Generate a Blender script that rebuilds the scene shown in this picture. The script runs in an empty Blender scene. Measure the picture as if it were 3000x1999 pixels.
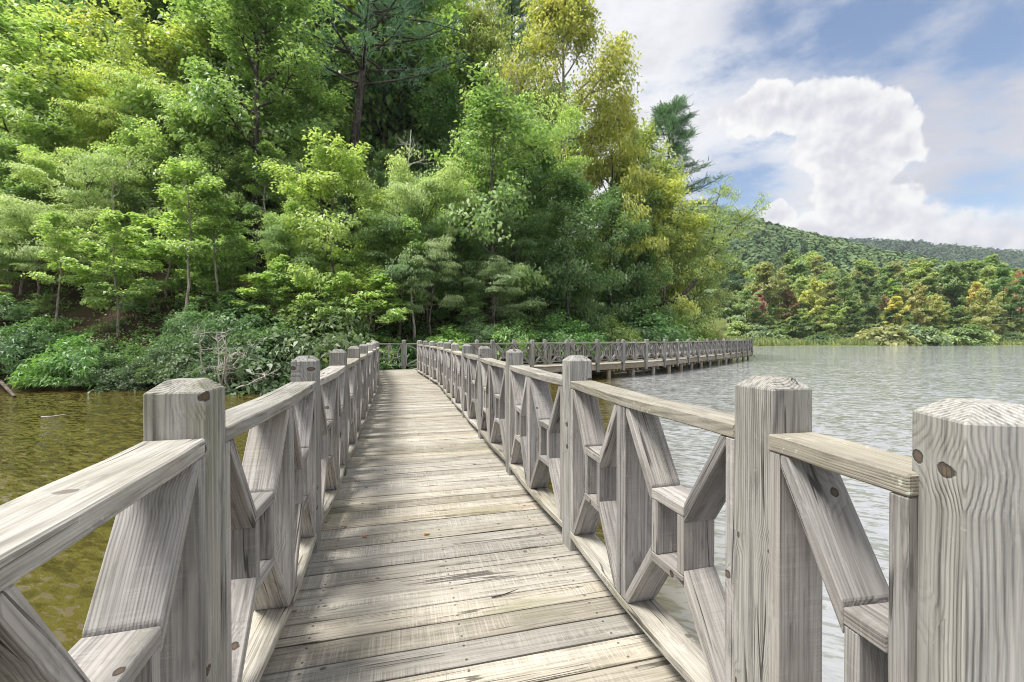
import bpy, bmesh, math, random
import numpy as np
from mathutils import Matrix, Vector

R = math.radians
SC = bpy.context.scene
COL = SC.collection

# ----------------------------------------------------------------------------------------------
# camera, sky, sun, exposure
# ----------------------------------------------------------------------------------------------
DECK = 0.72            # deck above the water (water is z = 0)
EYE = DECK + 1.30
F = 1300.0             # focal length in photograph pixels (3000 wide)

cam = bpy.data.cameras.new("camera")
cam.sensor_width = 36.0
cam.lens = F / 3000 * 36
cam.clip_start = 0.02
cam.clip_end = 6000
camo = bpy.data.objects.new("camera", cam)
COL.objects.link(camo)
camo.location = (0, 0, EYE)
camo.rotation_euler = (R(90 - 0.507), 0, 0)
SC.camera = camo

SUN_AZ, SUN_EL = -112.0, 65.0      # azimuth from +Y towards +X
SUN_STRENGTH, SUN_ANGLE = 3.1, 20.0
SKY_STRENGTH = 0.1
SC.view_settings.view_transform = 'Standard'
SC.view_settings.look = 'None'
SC.view_settings.gamma = 1.0
SC.view_settings.use_curve_mapping = False
SC.view_settings.exposure = 1.10
SC.cycles.filter_width = 1.0
SC.cycles.use_adaptive_sampling = True
SC.cycles.adaptive_threshold = 0.025
SC.cycles.max_bounces = 6
SC.cycles.diffuse_bounces = 3
SC.cycles.glossy_bounces = 3
SC.cycles.transmission_bounces = 4
SC.cycles.volume_bounces = 0
SC.cycles.caustics_reflective = False
SC.cycles.caustics_refractive = False
SC.cycles.sample_clamp_indirect = 6.0

sd = bpy.data.lights.new("sun", 'SUN')
sd.energy = SUN_STRENGTH
sd.angle = R(SUN_ANGLE)
sd.color = (1.0, 0.955, 0.88)
so = bpy.data.objects.new("sun", sd)
COL.objects.link(so)
sv = Vector((math.sin(R(SUN_AZ)) * math.cos(R(SUN_EL)), math.cos(R(SUN_AZ)) * math.cos(R(SUN_EL)), math.sin(R(SUN_EL))))
so.rotation_euler = sv.to_track_quat('Z', 'Y').to_euler()
so.location = (0, 0, 60)


class NT:
    """small helper for node trees"""
    def __init__(self, nt):
        self.t = nt
        nt.nodes.clear()

    def n(self, typ, **kw):
        nd = self.t.nodes.new(typ)
        ins = kw.pop('i', {})
        for k, v in kw.items():
            setattr(nd, k, v)
        for k, v in ins.items():
            s = nd.inputs[k]
            if hasattr(v, 'is_output') or isinstance(v, bpy.types.NodeSocket):
                self.t.links.new(v, s)
            else:
                s.default_value = v
        return nd

    def m(self, op, a, b=0.0, c=0.0, clamp=False):
        return self.n('ShaderNodeMath', operation=op, use_clamp=clamp, i={0: a, 1: b, 2: c}).outputs[0]

    def v(self, op, a, b=(0, 0, 0), s=None):
        nd = self.n('ShaderNodeVectorMath', operation=op, i={0: a, 1: b})
        if s is not None:
            if isinstance(s, bpy.types.NodeSocket):
                self.t.links.new(s, nd.inputs['Scale'])
            else:
                nd.inputs['Scale'].default_value = s
        return nd.outputs['Value'] if op in ('DISTANCE', 'LENGTH', 'DOT_PRODUCT') else nd.outputs['Vector']

    def ss(self, x, a, b, lo=0.0, hi=1.0):
        return self.n('ShaderNodeMapRange', interpolation_type='SMOOTHSTEP',
                      i={'Value': x, 'From Min': a, 'From Max': b, 'To Min': lo, 'To Max': hi}).outputs['Result']

    def lin(self, x, a, b, lo=0.0, hi=1.0):
        return self.n('ShaderNodeMapRange', i={'Value': x, 'From Min': a, 'From Max': b, 'To Min': lo, 'To Max': hi}).outputs['Result']

    def noise(self, vec, scale, detail=4.0, rough=0.55, dist=0.0, out='Fac'):
        return self.n('ShaderNodeTexNoise', i={'Vector': vec, 'Scale': scale, 'Detail': detail, 'Roughness': rough, 'Distortion': dist}).outputs[0 if out == 'Fac' else 1]

    def mix(self, f, a, b, blend='MIX'):
        nd = self.n('ShaderNodeMix', data_type='RGBA', blend_type=blend)
        for idx, val in ((0, f), (6, a), (7, b)):
            if isinstance(val, bpy.types.NodeSocket):
                self.t.links.new(val, nd.inputs[idx])
            else:
                if idx != 0 and len(val) == 3:
                    val = (*val, 1)
                nd.inputs[idx].default_value = val
        return nd.outputs[2]

    def sep(self, v):
        s = self.n('ShaderNodeSeparateXYZ', i={0: v})
        return s.outputs[0], s.outputs[1], s.outputs[2]

    def com(self, x, y, z):
        return self.n('ShaderNodeCombineXYZ', i={0: x, 1: y, 2: z}).outputs[0]


def pxdir(px, py):
    v = Vector(((px - 1500) / F, 1.0, (988 - py) / F))
    return v.normalized()


def build_world():
    w = bpy.data.worlds.new("World")
    SC.world = w
    w.use_nodes = True
    g = NT(w.node_tree)
    sky = g.n('ShaderNodeTexSky', sky_type='NISHITA', sun_disc=False)
    sky.sun_elevation = R(SUN_EL)
    sky.sun_rotation = R(SUN_AZ)
    sky.air_density = 1.0
    sky.dust_density = 1.2
    sky.ozone_density = 2.0
    D = g.n('ShaderNodeTexCoord').outputs['Generated']
    x, y, z = g.sep(D)
    zz = g.m('ADD', g.m('MAXIMUM', z, 0.0), 0.16)
    P = g.com(g.m('DIVIDE', x, zz), g.m('DIVIDE', y, zz), 0.0)
    # high thin cloud sheet, laid out on a plane overhead
    P2 = g.v('MULTIPLY', P, (1.0, 1.15, 1.0))
    n1 = g.noise(P2, 0.62, 1.0, 0.5)
    n2 = g.noise(g.v('ADD', P2, (7.3, 2.1, 0.0)), 3.2, 5.0, 0.66)
    cov = g.m('ADD', g.m('MULTIPLY', n1, 0.45), g.m('MULTIPLY', n2, 1.0))

    def blob(px, py, r, sx=1.0):
        c = pxdir(px, py)
        dv = g.v('SUBTRACT', D, tuple(c))
        if sx != 1.0:
            dv = g.v('MULTIPLY', dv, (1.0 / sx, 1.0, 1.0))
        return g.m('SUBTRACT', 1.0, g.m('DIVIDE', g.v('LENGTH', dv), r / F * 0.85))
    # openings in the sheet
    gap = None
    for a in ((2520, 150, 300, 2.0), (2900, 110, 230, 2.0), (2150, 560, 170, 1.3), (2880, 590, 110, 1.5), (2250, 60, 120, 2.0)):
        b = g.m('MAXIMUM', blob(*a), 0.0)
        gap = b if gap is None else g.m('MAXIMUM', gap, b)
    cov = g.m('SUBTRACT', cov, g.m('MULTIPLY', gap, 0.50))
    thin = g.ss(cov, 0.26, 0.72)
    thin = g.m('MULTIPLY', thin, 0.97)
    # sheet brightness: whiter where thin, greyer where dense
    nb = n2
    gb = g.m('MAXIMUM', blob(2900, 430, 360, 1.3), 0.0)
    shade = g.m('ADD', g.ss(nb, 0.40, 0.66, 0.0, 0.60), g.m('MULTIPLY', gb, 0.9), clamp=True)
    W = 0.47 / SKY_STRENGTH
    thin_col = g.mix(shade, (0.95 * W, 0.955 * W, 0.98 * W), (0.66 * W, 0.66 * W, 0.72 * W))
    base = g.mix(1.0, sky.outputs[0], (0.92, 0.86, 0.82), 'MULTIPLY')
    col = g.mix(thin, base, thin_col)
    # cumulus: heaps placed where the towers stand
    spots = [(2165, 345, 60), (2265, 315, 85), (2370, 325, 95), (2480, 335, 100), (2585, 360, 90), (2640, 425, 60), (2440, 430, 110), (2530, 450, 110), (2480, 540, 105), (2500, 620, 110),
             (2390, 700, 90), (2500, 690, 110), (2595, 630, 90), (2690, 690, 105), (2800, 695, 95), (2910, 705, 85), (2265, 640, 52), (3120, 680, 140)]
    wn = g.n('ShaderNodeTexNoise', i={'Vector': D, 'Scale': 16.0, 'Detail': 2.0, 'Roughness': 0.6}).outputs[1]
    Dw = g.v('ADD', D, g.v('SCALE', g.v('SUBTRACT', wn, (0.5, 0.5, 0.5)), s=0.05))
    cf = None
    for px, py, r in spots:
        b_ = g.m('SUBTRACT', 1.0, g.m('MULTIPLY', g.v('DISTANCE', Dw, tuple(pxdir(px, py))), 1.0 / (r / F * 0.80)))
        cf = b_ if cf is None else g.m('MAXIMUM', cf, b_)
    az = g.m('ARCTAN2', x, y)
    n_a = g.noise(D, 24.0, 5.0, 0.62)
    n_b = g.noise(g.v('ADD', D, (-0.009, -0.002, 0.013)), 24.0, 2.0, 0.62)
    f0 = g.m('ADD', cf, g.m('MULTIPLY', g.m('SUBTRACT', n_a, 0.5), 0.85))
    # left and upper edges crisp, right-hand edges melting into the haze
    soft = g.ss(az, 0.72, 0.90, 0.15, 0.80)
    cm = g.n('ShaderNodeMapRange', interpolation_type='SMOOTHSTEP', i={'Value': f0, 'From Min': 0.03, 'From Max': g.m('ADD', 0.04, soft)}).outputs[0]
    lit = g.m('ADD', g.m('MULTIPLY', g.m('SUBTRACT', n_a, n_b), 2.6), g.ss(f0, 0.75, 0.10, 0.26, 0.95), clamp=True)
    ccol = g.mix(lit, (0.72 * W, 0.71 * W, 0.775 * W), (1.0 * W, 0.99 * W, 0.98 * W))
    col = g.mix(g.m('MULTIPLY', cm, 0.92), col, ccol)
    # pale air near the horizon
    hz = g.ss(z, 0.0, 0.22, 0.45, 0.0)
    col = g.mix(hz, col, (0.80 * W, 0.83 * W, 0.88 * W))
    bg = g.n('ShaderNodeBackground', i={'Color': col, 'Strength': SKY_STRENGTH})
    out = g.n('ShaderNodeOutputWorld')
    w.node_tree.links.new(bg.outputs[0], out.inputs['Surface'])


build_world()
SC.world.cycles.sampling_method = 'MANUAL'
SC.world.cycles.sample_map_resolution = 512

# ----------------------------------------------------------------------------------------------
# materials
# ----------------------------------------------------------------------------------------------
def new_mat(name):
    m = bpy.data.materials.new(name)
    m.use_nodes = True
    return m, NT(m.node_tree)


def out_surface(g, sh):
    o = g.n('ShaderNodeOutputMaterial')
    g.t.links.new(sh, o.inputs['Surface'])


def wood(name, light, dark, warm, green=0.35, lichen=0.3, saw=0.6, ring=0.7, knots=1.0, rough=0.82, nails=False, ksp=0.90, stn=0.6):
    """weathered timber, solid grain along local X"""
    m, g = new_mat(name)
    tc = g.n('ShaderNodeTexCoord').outputs['Object']
    oi = g.n('ShaderNodeObjectInfo')
    rnd = oi.outputs['Random']
    pos = g.n('ShaderNodeNewGeometry').outputs['Position']
    fr = lambda k: g.m('FRACT', g.m('MULTIPLY', rnd, k))
    off = g.com(g.m('MULTIPLY', rnd, 83.0), g.m('MULTIPLY', fr(17.31), 41.0), g.m('MULTIPLY', fr(29.77), 37.0))
    P = g.v('ADD', tc, off)
    x, y, z = g.sep(tc)
    # pith line of the log this piece was cut from
    py_ = g.m('ADD', y, g.m('MULTIPLY', g.m('SUBTRACT', fr(7.13), 0.5), 0.22))
    pz_ = g.m('ADD', z, g.m('ADD', 0.03, g.m('MULTIPLY', fr(13.7), 0.10)))
    # knots run outwards from the pith
    kvec = g.com(g.m('ADD', g.m('MULTIPLY', x, 7.0), g.m('MULTIPLY', rnd, 90.0)), g.m('ADD', g.m('MULTIPLY', g.m('ARCTAN2', py_, pz_), 0.85), g.m('MULTIPLY', fr(23.1), 50.0)), 0.0)
    kv = g.n('ShaderNodeTexVoronoi', feature='F1', voronoi_dimensions='2D', i={'Vector': kvec, 'Scale': 1.0, 'Randomness': 1.0})
    kd = g.m('ADD', kv.outputs['Distance'], g.m('MULTIPLY', g.m('SUBTRACT', g.noise(P, 45.0, 2.0, 0.6), 0.5), 0.09))
    ksel = g.m('GREATER_THAN', g.sep(kv.outputs['Color'])[0], ksp)
    kfield = g.m('MULTIPLY', g.ss(kd, 0.55, 0.0), ksel)
    kcore = g.m('MULTIPLY', g.m('MULTIPLY', g.ss(kd, 0.098, 0.078), ksel), knots)
    kring = g.m('MULTIPLY', g.m('MULTIPLY', g.ss(kd, 0.24, 0.11), ksel), knots)
    # growth rings round the pith line
    warp = g.noise(g.v('MULTIPLY', P, (1.6, 5.0, 5.0)), 1.0, 3.0, 0.5)
    rr = g.m('SQRT', g.m('ADD', g.m('MULTIPLY', py_, py_), g.m('MULTIPLY', pz_, pz_)))
    rr = g.m('ADD', rr, g.m('ADD', g.m('MULTIPLY', warp, 0.034), g.m('MULTIPLY', kfield, 0.016)))
    rings = g.m('SINE', g.m('MULTIPLY', rr, 2 * math.pi / 0.0068))
    rings = g.m('POWER', g.m('ADD', g.m('MULTIPLY', rings, 0.5), 0.5), 2.2)
    rings = g.m('MULTIPLY', rings, g.ss(g.noise(g.v('MULTIPLY', P, (0.8, 10.0, 10.0)), 1.0, 2.0, 0.5), 0.30, 0.62, 0.25, 1.0))
    streak = g.noise(g.v('MULTIPLY', P, (2.2, 90.0, 90.0)), 1.0, 4.0, 0.65)
    streak2 = g.noise(g.v('MULTIPLY', P, (1.0, 22.0, 22.0)), 1.0, 3.0, 0.6)
    ck = g.noise(g.v('MULTIPLY', P, (0.55, 13.0, 13.0)), 1.0, 2.0, 0.5)
    check = g.ss(g.m('ABSOLUTE', g.m('SUBTRACT', ck, 0.5)), 0.013, 0.004)
    check = g.m('MULTIPLY', check, g.ss(g.noise(g.v('MULTIPLY', P, (2.2, 5.0, 5.0)), 1.0, 2.0, 0.5), 0.50, 0.58))
    if nails:
        ax_ = g.m('ABSOLUTE', x)
        ex = g.m('MINIMUM', g.m('ABSOLUTE', g.m('SUBTRACT', ax_, 0.64)), ax_)
        ey = g.m('ABSOLUTE', g.m('SUBTRACT', g.m('ABSOLUTE', y), 0.042))
        nail = g.ss(g.m('SQRT', g.m('ADD', g.m('MULTIPLY', ex, ex), g.m('MULTIPLY', ey, ey))), 0.0062, 0.0042)
        check = g.m('MAXIMUM', check, nail)
    sawn = g.noise(g.v('MULTIPLY', P, (150.0, 3.0, 3.0)), 1.0, 3.0, 0.7)
    sawm = g.ss(g.noise(g.v('MULTIPLY', P, (2.0, 9.0, 9.0)), 1.0, 2.0, 0.5), 0.42, 0.60)
    sawm = g.m('MULTIPLY', sawm, saw)
    blot = g.noise(P, 3.2, 5.0, 0.6)
    wblot = g.noise(pos, 1.1, 4.0, 0.6)
    # colour
    c = g.mix(g.ss(blot, 0.30, 0.72), light, warm)
    tone = g.m('ADD', g.m('MULTIPLY', rings, 0.42 * ring), g.m('MULTIPLY', g.ss(streak, 0.40, 0.70), 0.62))
    tone = g.m('ADD', tone, g.m('MULTIPLY', g.ss(streak2, 0.45, 0.8), 0.38), clamp=True)
    c = g.mix(g.m('MULTIPLY', fr(19.3), 0.55), c, warm)
    c = g.mix(tone, c, dark)
    patch = g.noise(g.v('MULTIPLY', P, (1.1, 6.5, 6.5)), 1.0, 3.0, 0.6)
    c = g.mix(g.ss(patch, 0.55, 0.80, 0.0, 0.55), c, tuple(v * 1.15 for v in dark))
    c = g.mix(g.ss(patch, 0.42, 0.22, 0.0, 0.5), c, tuple(min(1, v * 1.25) for v in light))
    c = g.mix(g.m('MULTIPLY', sawm, g.ss(sawn, 0.48, 0.66, 0.0, 0.6)), c, tuple(min(1, v * 1.25) for v in light))
    c = g.mix(g.m('MULTIPLY', sawm, g.ss(sawn, 0.42, 0.34, 0.0, 0.6)), c, dark)
    stain = g.noise(g.v('MULTIPLY', P, (2.4, 9.0, 9.0)), 1.7, 5.0, 0.68)
    c = g.mix(g.ss(stain, 0.55, 0.72, 0.0, stn), c, (0.10, 0.098, 0.095))
    c = g.mix(g.ss(stain, 0.42, 0.26, 0.0, 0.55), c, tuple(min(1, v * 1.3) for v in light))
    gr = g.m('MULTIPLY', g.ss(g.noise(g.v('MULTIPLY', P, (0.9, 4.0, 4.0)), 1.3, 4.0, 0.6), 0.52, 0.80), green)
    c = g.mix(gr, c, (0.17, 0.175, 0.085))
    li = g.m('MULTIPLY', g.m('MULTIPLY', g.ss(g.noise(P, 60.0, 3.0, 0.6), 0.60, 0.68), g.ss(g.noise(P, 5.0, 2.0, 0.5), 0.52, 0.66)), lichen)
    c = g.mix(li, c, (0.55, 0.57, 0.50))
    c = g.mix(g.m('MULTIPLY', kring, 0.55), c, tuple(v * 0.75 for v in light))
    kin = g.m('MULTIPLY', g.ss(kd, 0.072, 0.035), ksel)
    c = g.mix(g.m('MULTIPLY', kcore, 0.85), c, (0.035, 0.022, 0.015))
    c = g.mix(g.m('MULTIPLY', kin, 0.7 * knots), c, (0.16, 0.105, 0.06))
    c = g.mix(g.m('MULTIPLY', check, 0.75), c, (0.035, 0.03, 0.026))
    v = g.m('ADD', 0.72, g.m('ADD', g.m('MULTIPLY', fr(5.37), 0.46), g.m('MULTIPLY', g.m('SUBTRACT', wblot, 0.5), 0.35)))
    hs = g.n('ShaderNodeHueSaturation', i={'Hue': 0.5, 'Saturation': g.m('ADD', 0.66, g.m('MULTIPLY', fr(3.91), 0.6)), 'Value': v, 'Fac': 1.0, 'Color': c})
    # relief
    h = g.m('ADD', g.m('MULTIPLY', rings, -0.5 * ring), g.m('MULTIPLY', streak, -0.6))
    h = g.m('SUBTRACT', h, g.m('MULTIPLY', check, 1.6))
    h = g.m('ADD', h, g.m('MULTIPLY', g.m('MULTIPLY', sawm, sawn), 0.7))
    h = g.m('SUBTRACT', h, g.m('MULTIPLY', kcore, 0.6))
    bp = g.n('ShaderNodeBump', i={'Strength': 0.9, 'Distance': 0.0028, 'Height': h})
    b = g.n('ShaderNodeBsdfPrincipled', i={'Base Color': hs.outputs[0], 'Roughness': rough, 'Specular IOR Level': 0.28, 'Normal': bp.outputs[0]})
    out_surface(g, b.outputs[0])
    return m


M_POST = wood("weathered_post_wood", (0.45, 0.445, 0.425), (0.115, 0.112, 0.108), (0.36, 0.35, 0.315), green=0.65, lichen=0.25, saw=0.05, ring=1.0, knots=1.0, ksp=0.80)
M_BOARD = wood("weathered_board_wood", (0.45, 0.435, 0.42), (0.14, 0.132, 0.13), (0.36, 0.338, 0.318), green=0.35, lichen=0.25, saw=0.28, ring=0.6, knots=1.0, ksp=0.88)
M_RAIL = wood("weathered_rail_wood", (0.53, 0.51, 0.465), (0.17, 0.158, 0.14), (0.37, 0.345, 0.285), green=0.60, lichen=1.0, saw=0.05, ring=0.55, knots=0.6)
M_PLANK = wood("worn_deck_wood", (0.485, 0.455, 0.40), (0.165, 0.148, 0.12), (0.385, 0.352, 0.29), green=0.6, lichen=0.5, saw=0.75, ring=0.5, knots=0.7, nails=True, stn=0.30)
M_BEAM = wood("beam_wood", (0.46, 0.41, 0.32), (0.18, 0.15, 0.11), (0.37, 0.32, 0.23), green=0.3, lichen=0.2, saw=0.2, ring=0.5, knots=0.6)


def leaf_mat(name, rough=0.5, trans=0.42, spec=0.35, clump=0.5, pale=0.45):
    m, g = new_mat(name)
    oi = g.n('ShaderNodeObjectInfo')
    base = oi.outputs['Color']
    tint = g.n('ShaderNodeAttribute', attribute_name='tint').outputs['Fac']
    hue = g.m('ADD', 0.5, g.m('MULTIPLY', g.m('SUBTRACT', tint, 0.5), -0.05))
    tc = g.n('ShaderNodeTexCoord').outputs['Object']
    cl = g.noise(tc, clump, 2.0, 0.5)
    hue = g.m('ADD', hue, g.m('MULTIPLY', g.m('SUBTRACT', cl, 0.5), -0.07))
    val = g.m('ADD', 0.74, g.m('MULTIPLY', tint, 1.32))
    val = g.m('MULTIPLY', val, g.m('ADD', 0.65, g.m('MULTIPLY', cl, 0.7)))
    hs = g.n('ShaderNodeHueSaturation', i={'Hue': hue, 'Saturation': 0.84, 'Value': val, 'Fac': 1.0, 'Color': base})
    bf = g.n('ShaderNodeNewGeometry').outputs['Backfacing']
    under = g.mix(0.45, hs.outputs[0], (0.33, 0.40, 0.27))
    lc = g.mix(g.m('MULTIPLY', bf, pale), hs.outputs[0], under)
    b = g.n('ShaderNodeBsdfPrincipled', i={'Base Color': lc, 'Roughness': rough, 'Specular IOR Level': spec})
    tcol = g.mix(1.0, hs.outputs[0], (1.25, 1.30, 0.75), 'MULTIPLY')
    tr = g.n('ShaderNodeBsdfTranslucent', i={'Color': tcol})
    mx = g.n('ShaderNodeMixShader', i={0: trans, 1: b.outputs[0], 2: tr.outputs[0]})
    out_surface(g, mx.outputs[0])
    return m


M_LEAF = leaf_mat("broad_leaf", rough=0.42, spec=0.5)
M_FINE = leaf_mat("fine_leaf", rough=0.55, spec=0.3, trans=0.40)
M_NEEDLE = leaf_mat("pine_needle", rough=0.55, trans=0.18, spec=0.3, pale=0.1)


def bark_mat(name, c1, c2, scale=9.0):
    m, g = new_mat(name)
    tc = g.n('ShaderNodeTexCoord').outputs['Object']
    rnd = g.n('ShaderNodeObjectInfo').outputs['Random']
    P = g.v('ADD', tc, g.com(g.m('MULTIPLY', rnd, 31.0), g.m('MULTIPLY', rnd, 57.0), 0.0))
    n1 = g.noise(g.v('MULTIPLY', P, (1.0, 1.0, 0.16)), scale, 5.0, 0.65)
    n2 = g.noise(P, 2.5, 3.0, 0.6)
    c = g.mix(g.ss(n1, 0.36, 0.64), c2, c1)
    c = g.mix(g.ss(n2, 0.5, 0.75, 0.0, 0.6), c, (0.30, 0.30, 0.26))
    bp = g.n('ShaderNodeBump', i={'Strength': 0.9, 'Distance': 0.05, 'Height': n1})
    b = g.n('ShaderNodeBsdfPrincipled', i={'Base Color': c, 'Roughness': 0.9, 'Specular IOR Level': 0.15, 'Normal': bp.outputs[0]})
    out_surface(g, b.outputs[0])
    return m


M_BARK = bark_mat("grey_brown_bark", (0.20, 0.17, 0.145), (0.055, 0.045, 0.04))
M_BARK_DARK = bark_mat("dark_bark", (0.11, 0.095, 0.085), (0.03, 0.026, 0.024))
M_BARK_PALE = bark_mat("pale_bark", (0.40, 0.37, 0.32), (0.17, 0.145, 0.12))
M_DEAD = bark_mat("bare_grey_wood", (0.62, 0.60, 0.55), (0.40, 0.37, 0.33))


def simple_mat(name, col, rough=0.8, n_scale=6.0, var=0.4, metal=0.0):
    m, g = new_mat(name)
    tc = g.n('ShaderNodeTexCoord').outputs['Object']
    nz = g.noise(tc, n_scale, 5.0, 0.6)
    c = g.mix(g.ss(nz, 0.3, 0.7), tuple(v * (1 - var) for v in col), tuple(min(1, v * (1 + var)) for v in col))
    b = g.n('ShaderNodeBsdfPrincipled', i={'Base Color': c, 'Roughness': rough, 'Metallic': metal})
    out_surface(g, b.outputs[0])
    return m


def ground_mat(name, c1, c2, c3, s1=1.2):
    m, g = new_mat(name)
    pos = g.n('ShaderNodeNewGeometry').outputs['Position']
    a = g.noise(pos, s1, 5.0, 0.6)
    b_ = g.noise(pos, s1 * 12, 5.0, 0.7)
    c = g.mix(g.ss(b_, 0.35, 0.65), c1, c2)
    c = g.mix(g.ss(a, 0.5, 0.68), c, c3)
    bp = g.n('ShaderNodeBump', i={'Strength': 0.8, 'Distance': 0.08, 'Height': b_})
    b = g.n('ShaderNodeBsdfPrincipled', i={'Base Color': c, 'Roughness': 0.95, 'Specular IOR Level': 0.1, 'Normal': bp.outputs[0]})
    out_surface(g, b.outputs[0])
    return m


M_LITTER = ground_mat("leaf_litter", (0.036, 0.026, 0.018), (0.095, 0.062, 0.04), (0.05, 0.07, 0.02))
M_MEADOW = ground_mat("meadow_grass", (0.08, 0.12, 0.03), (0.13, 0.15, 0.045), (0.16, 0.15, 0.055), 0.10)
M_HILLSOIL = ground_mat("forest_floor", (0.035, 0.055, 0.02), (0.05, 0.08, 0.03), (0.03, 0.05, 0.02), 0.05)
M_STEEL = simple_mat("rusted_steel", (0.16, 0.10, 0.075), 0.7, 20.0, 0.4, 0.4)
M_FALLEN = simple_mat("fallen_leaf_red", (0.42, 0.12, 0.035), 0.6, 40.0, 0.4)


def water_mat():
    m, g = new_mat("lake_water")
    pos = g.n('ShaderNodeNewGeometry').outputs['Position']
    murk = g.noise(g.v('MULTIPLY', pos, (0.35, 0.35, 0.0)), 1.0, 3.0, 0.5)
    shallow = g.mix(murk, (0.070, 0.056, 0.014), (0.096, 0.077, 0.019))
    deep = g.mix(murk, (0.27, 0.28, 0.29), (0.33, 0.34, 0.35))  # open-lake grey: silvery sky reflection painted in by lightening the base colour
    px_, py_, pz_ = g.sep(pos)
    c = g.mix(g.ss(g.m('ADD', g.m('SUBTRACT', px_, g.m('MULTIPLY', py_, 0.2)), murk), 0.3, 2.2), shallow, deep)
    rot = g.n('ShaderNodeVectorRotate', i={'Vector': pos, 'Angle': R(24)}).outputs[0]
    rot = g.v('MULTIPLY', rot, (1.0, 1.0, 0.0))

    def slopes(sx, sy, amp, det, off):
        c3 = g.noise(g.v('ADD', g.v('MULTIPLY', rot, (sx, sy, 0.0)), (off, off * 1.7, 0.0)), 1.0, det, 0.55, 0.4, out='Color')
        return g.v('SCALE', g.v('SUBTRACT', c3, (0.5, 0.5, 0.5)), s=amp)
    sl = g.v('ADD', slopes(1.8, 5.0, 0.48, 2.0, 0.0), g.v('ADD', slopes(5.0, 15.0, 1.0, 2.0, 9.0), slopes(0.22, 0.9, 0.10, 2.0, 17.0)))
    # the lee of the wooded bank is calmer than the open lake
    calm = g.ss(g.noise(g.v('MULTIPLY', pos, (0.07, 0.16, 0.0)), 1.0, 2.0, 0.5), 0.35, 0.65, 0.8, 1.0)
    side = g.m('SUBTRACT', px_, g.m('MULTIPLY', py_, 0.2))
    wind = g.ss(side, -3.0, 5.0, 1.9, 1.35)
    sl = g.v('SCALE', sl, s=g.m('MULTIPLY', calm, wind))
    sx_, sy_, _z = g.sep(sl)
    nrm = g.v('NORMALIZE', g.com(g.m('MULTIPLY', sx_, 0.7), sy_, 1.0))
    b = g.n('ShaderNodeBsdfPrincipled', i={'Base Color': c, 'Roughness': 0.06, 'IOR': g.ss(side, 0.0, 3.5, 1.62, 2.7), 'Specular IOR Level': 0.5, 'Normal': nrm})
    out_surface(g, b.outputs[0])
    return m


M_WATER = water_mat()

# ----------------------------------------------------------------------------------------------
# object helpers
# ----------------------------------------------------------------------------------------------
def link(o, parent=None):
    COL.objects.link(o)
    if parent is not None:
        o.parent = parent
    return o


def mobj(name, me, mat=None, parent=None):
    if mat is not None and not me.materials:
        me.materials.append(mat)
    return link(bpy.data.objects.new(name, me), parent)


def tag(o, label=None, cat=None, group=None, kind=None):
    if label: o['label'] = label
    if cat: o['category'] = cat
    if group: o['group'] = group
    if kind: o['kind'] = kind
    return o


def empty(name, loc=(0, 0, 0), rz=0.0, parent=None):
    o = bpy.data.objects.new(name, None)
    o.empty_display_size = 0.2
    o.location = loc
    o.rotation_euler = (0, 0, rz)
    return link(o, parent)


def np_mesh(name, V, Q, tint=None, smooth=False):
    """V (n,3); Q list of faces arrays (k, 3 or 4)"""
    me = bpy.data.meshes.new(name)
    V = np.asarray(V, dtype=np.float32)
    if isinstance(Q, np.ndarray):
        Q = [Q]
    loops = np.concatenate([q.ravel() for q in Q]).astype(np.int32)
    tot = np.concatenate([np.full(len(q), q.shape[1], dtype=np.int32) for q in Q])
    start = np.concatenate([[0], np.cumsum(tot)[:-1]]).astype(np.int32)
    me.vertices.add(len(V))
    me.vertices.foreach_set('co', V.ravel())
    me.loops.add(len(loops))
    me.loops.foreach_set('vertex_index', loops)
    me.polygons.add(len(tot))
    me.polygons.foreach_set('loop_start', start)
    me.polygons.foreach_set('loop_total', tot)
    if smooth:
        me.polygons.foreach_set('use_smooth', np.ones(len(tot), dtype=bool))
    if tint is not None:
        at = me.attributes.new('tint', 'FLOAT', 'POINT')
        at.data.foreach_set('value', np.asarray(tint, dtype=np.float32))
    me.update(calc_edges=True)
    return me


def bm_mesh(name, bm):
    me = bpy.data.meshes.new(name)
    bm.normal_update()
    bm.to_mesh(me)
    bm.free()
    return me


def prism(name, poly, depth, bevel=0.003):
    """poly: 2-D outline in local (x, z), extruded along y by depth (centred)"""
    bm = bmesh.new()
    a = [bm.verts.new((p[0], -depth / 2, p[1])) for p in poly]
    b = [bm.verts.new((p[0], depth / 2, p[1])) for p in poly]
    n = len(poly)
    bm.faces.new(a)
    bm.faces.new(b[::-1])
    for i in range(n):
        j = (i + 1) % n
        bm.faces.new((a[i], b[i], b[j], a[j]))
    bmesh.ops.recalc_face_normals(bm, faces=bm.faces)
    if bevel:
        bmesh.ops.bevel(bm, geom=list(bm.edges), offset=bevel, segments=1, affect='EDGES', clamp_overlap=True)
    return bm_mesh(name, bm)


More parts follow.
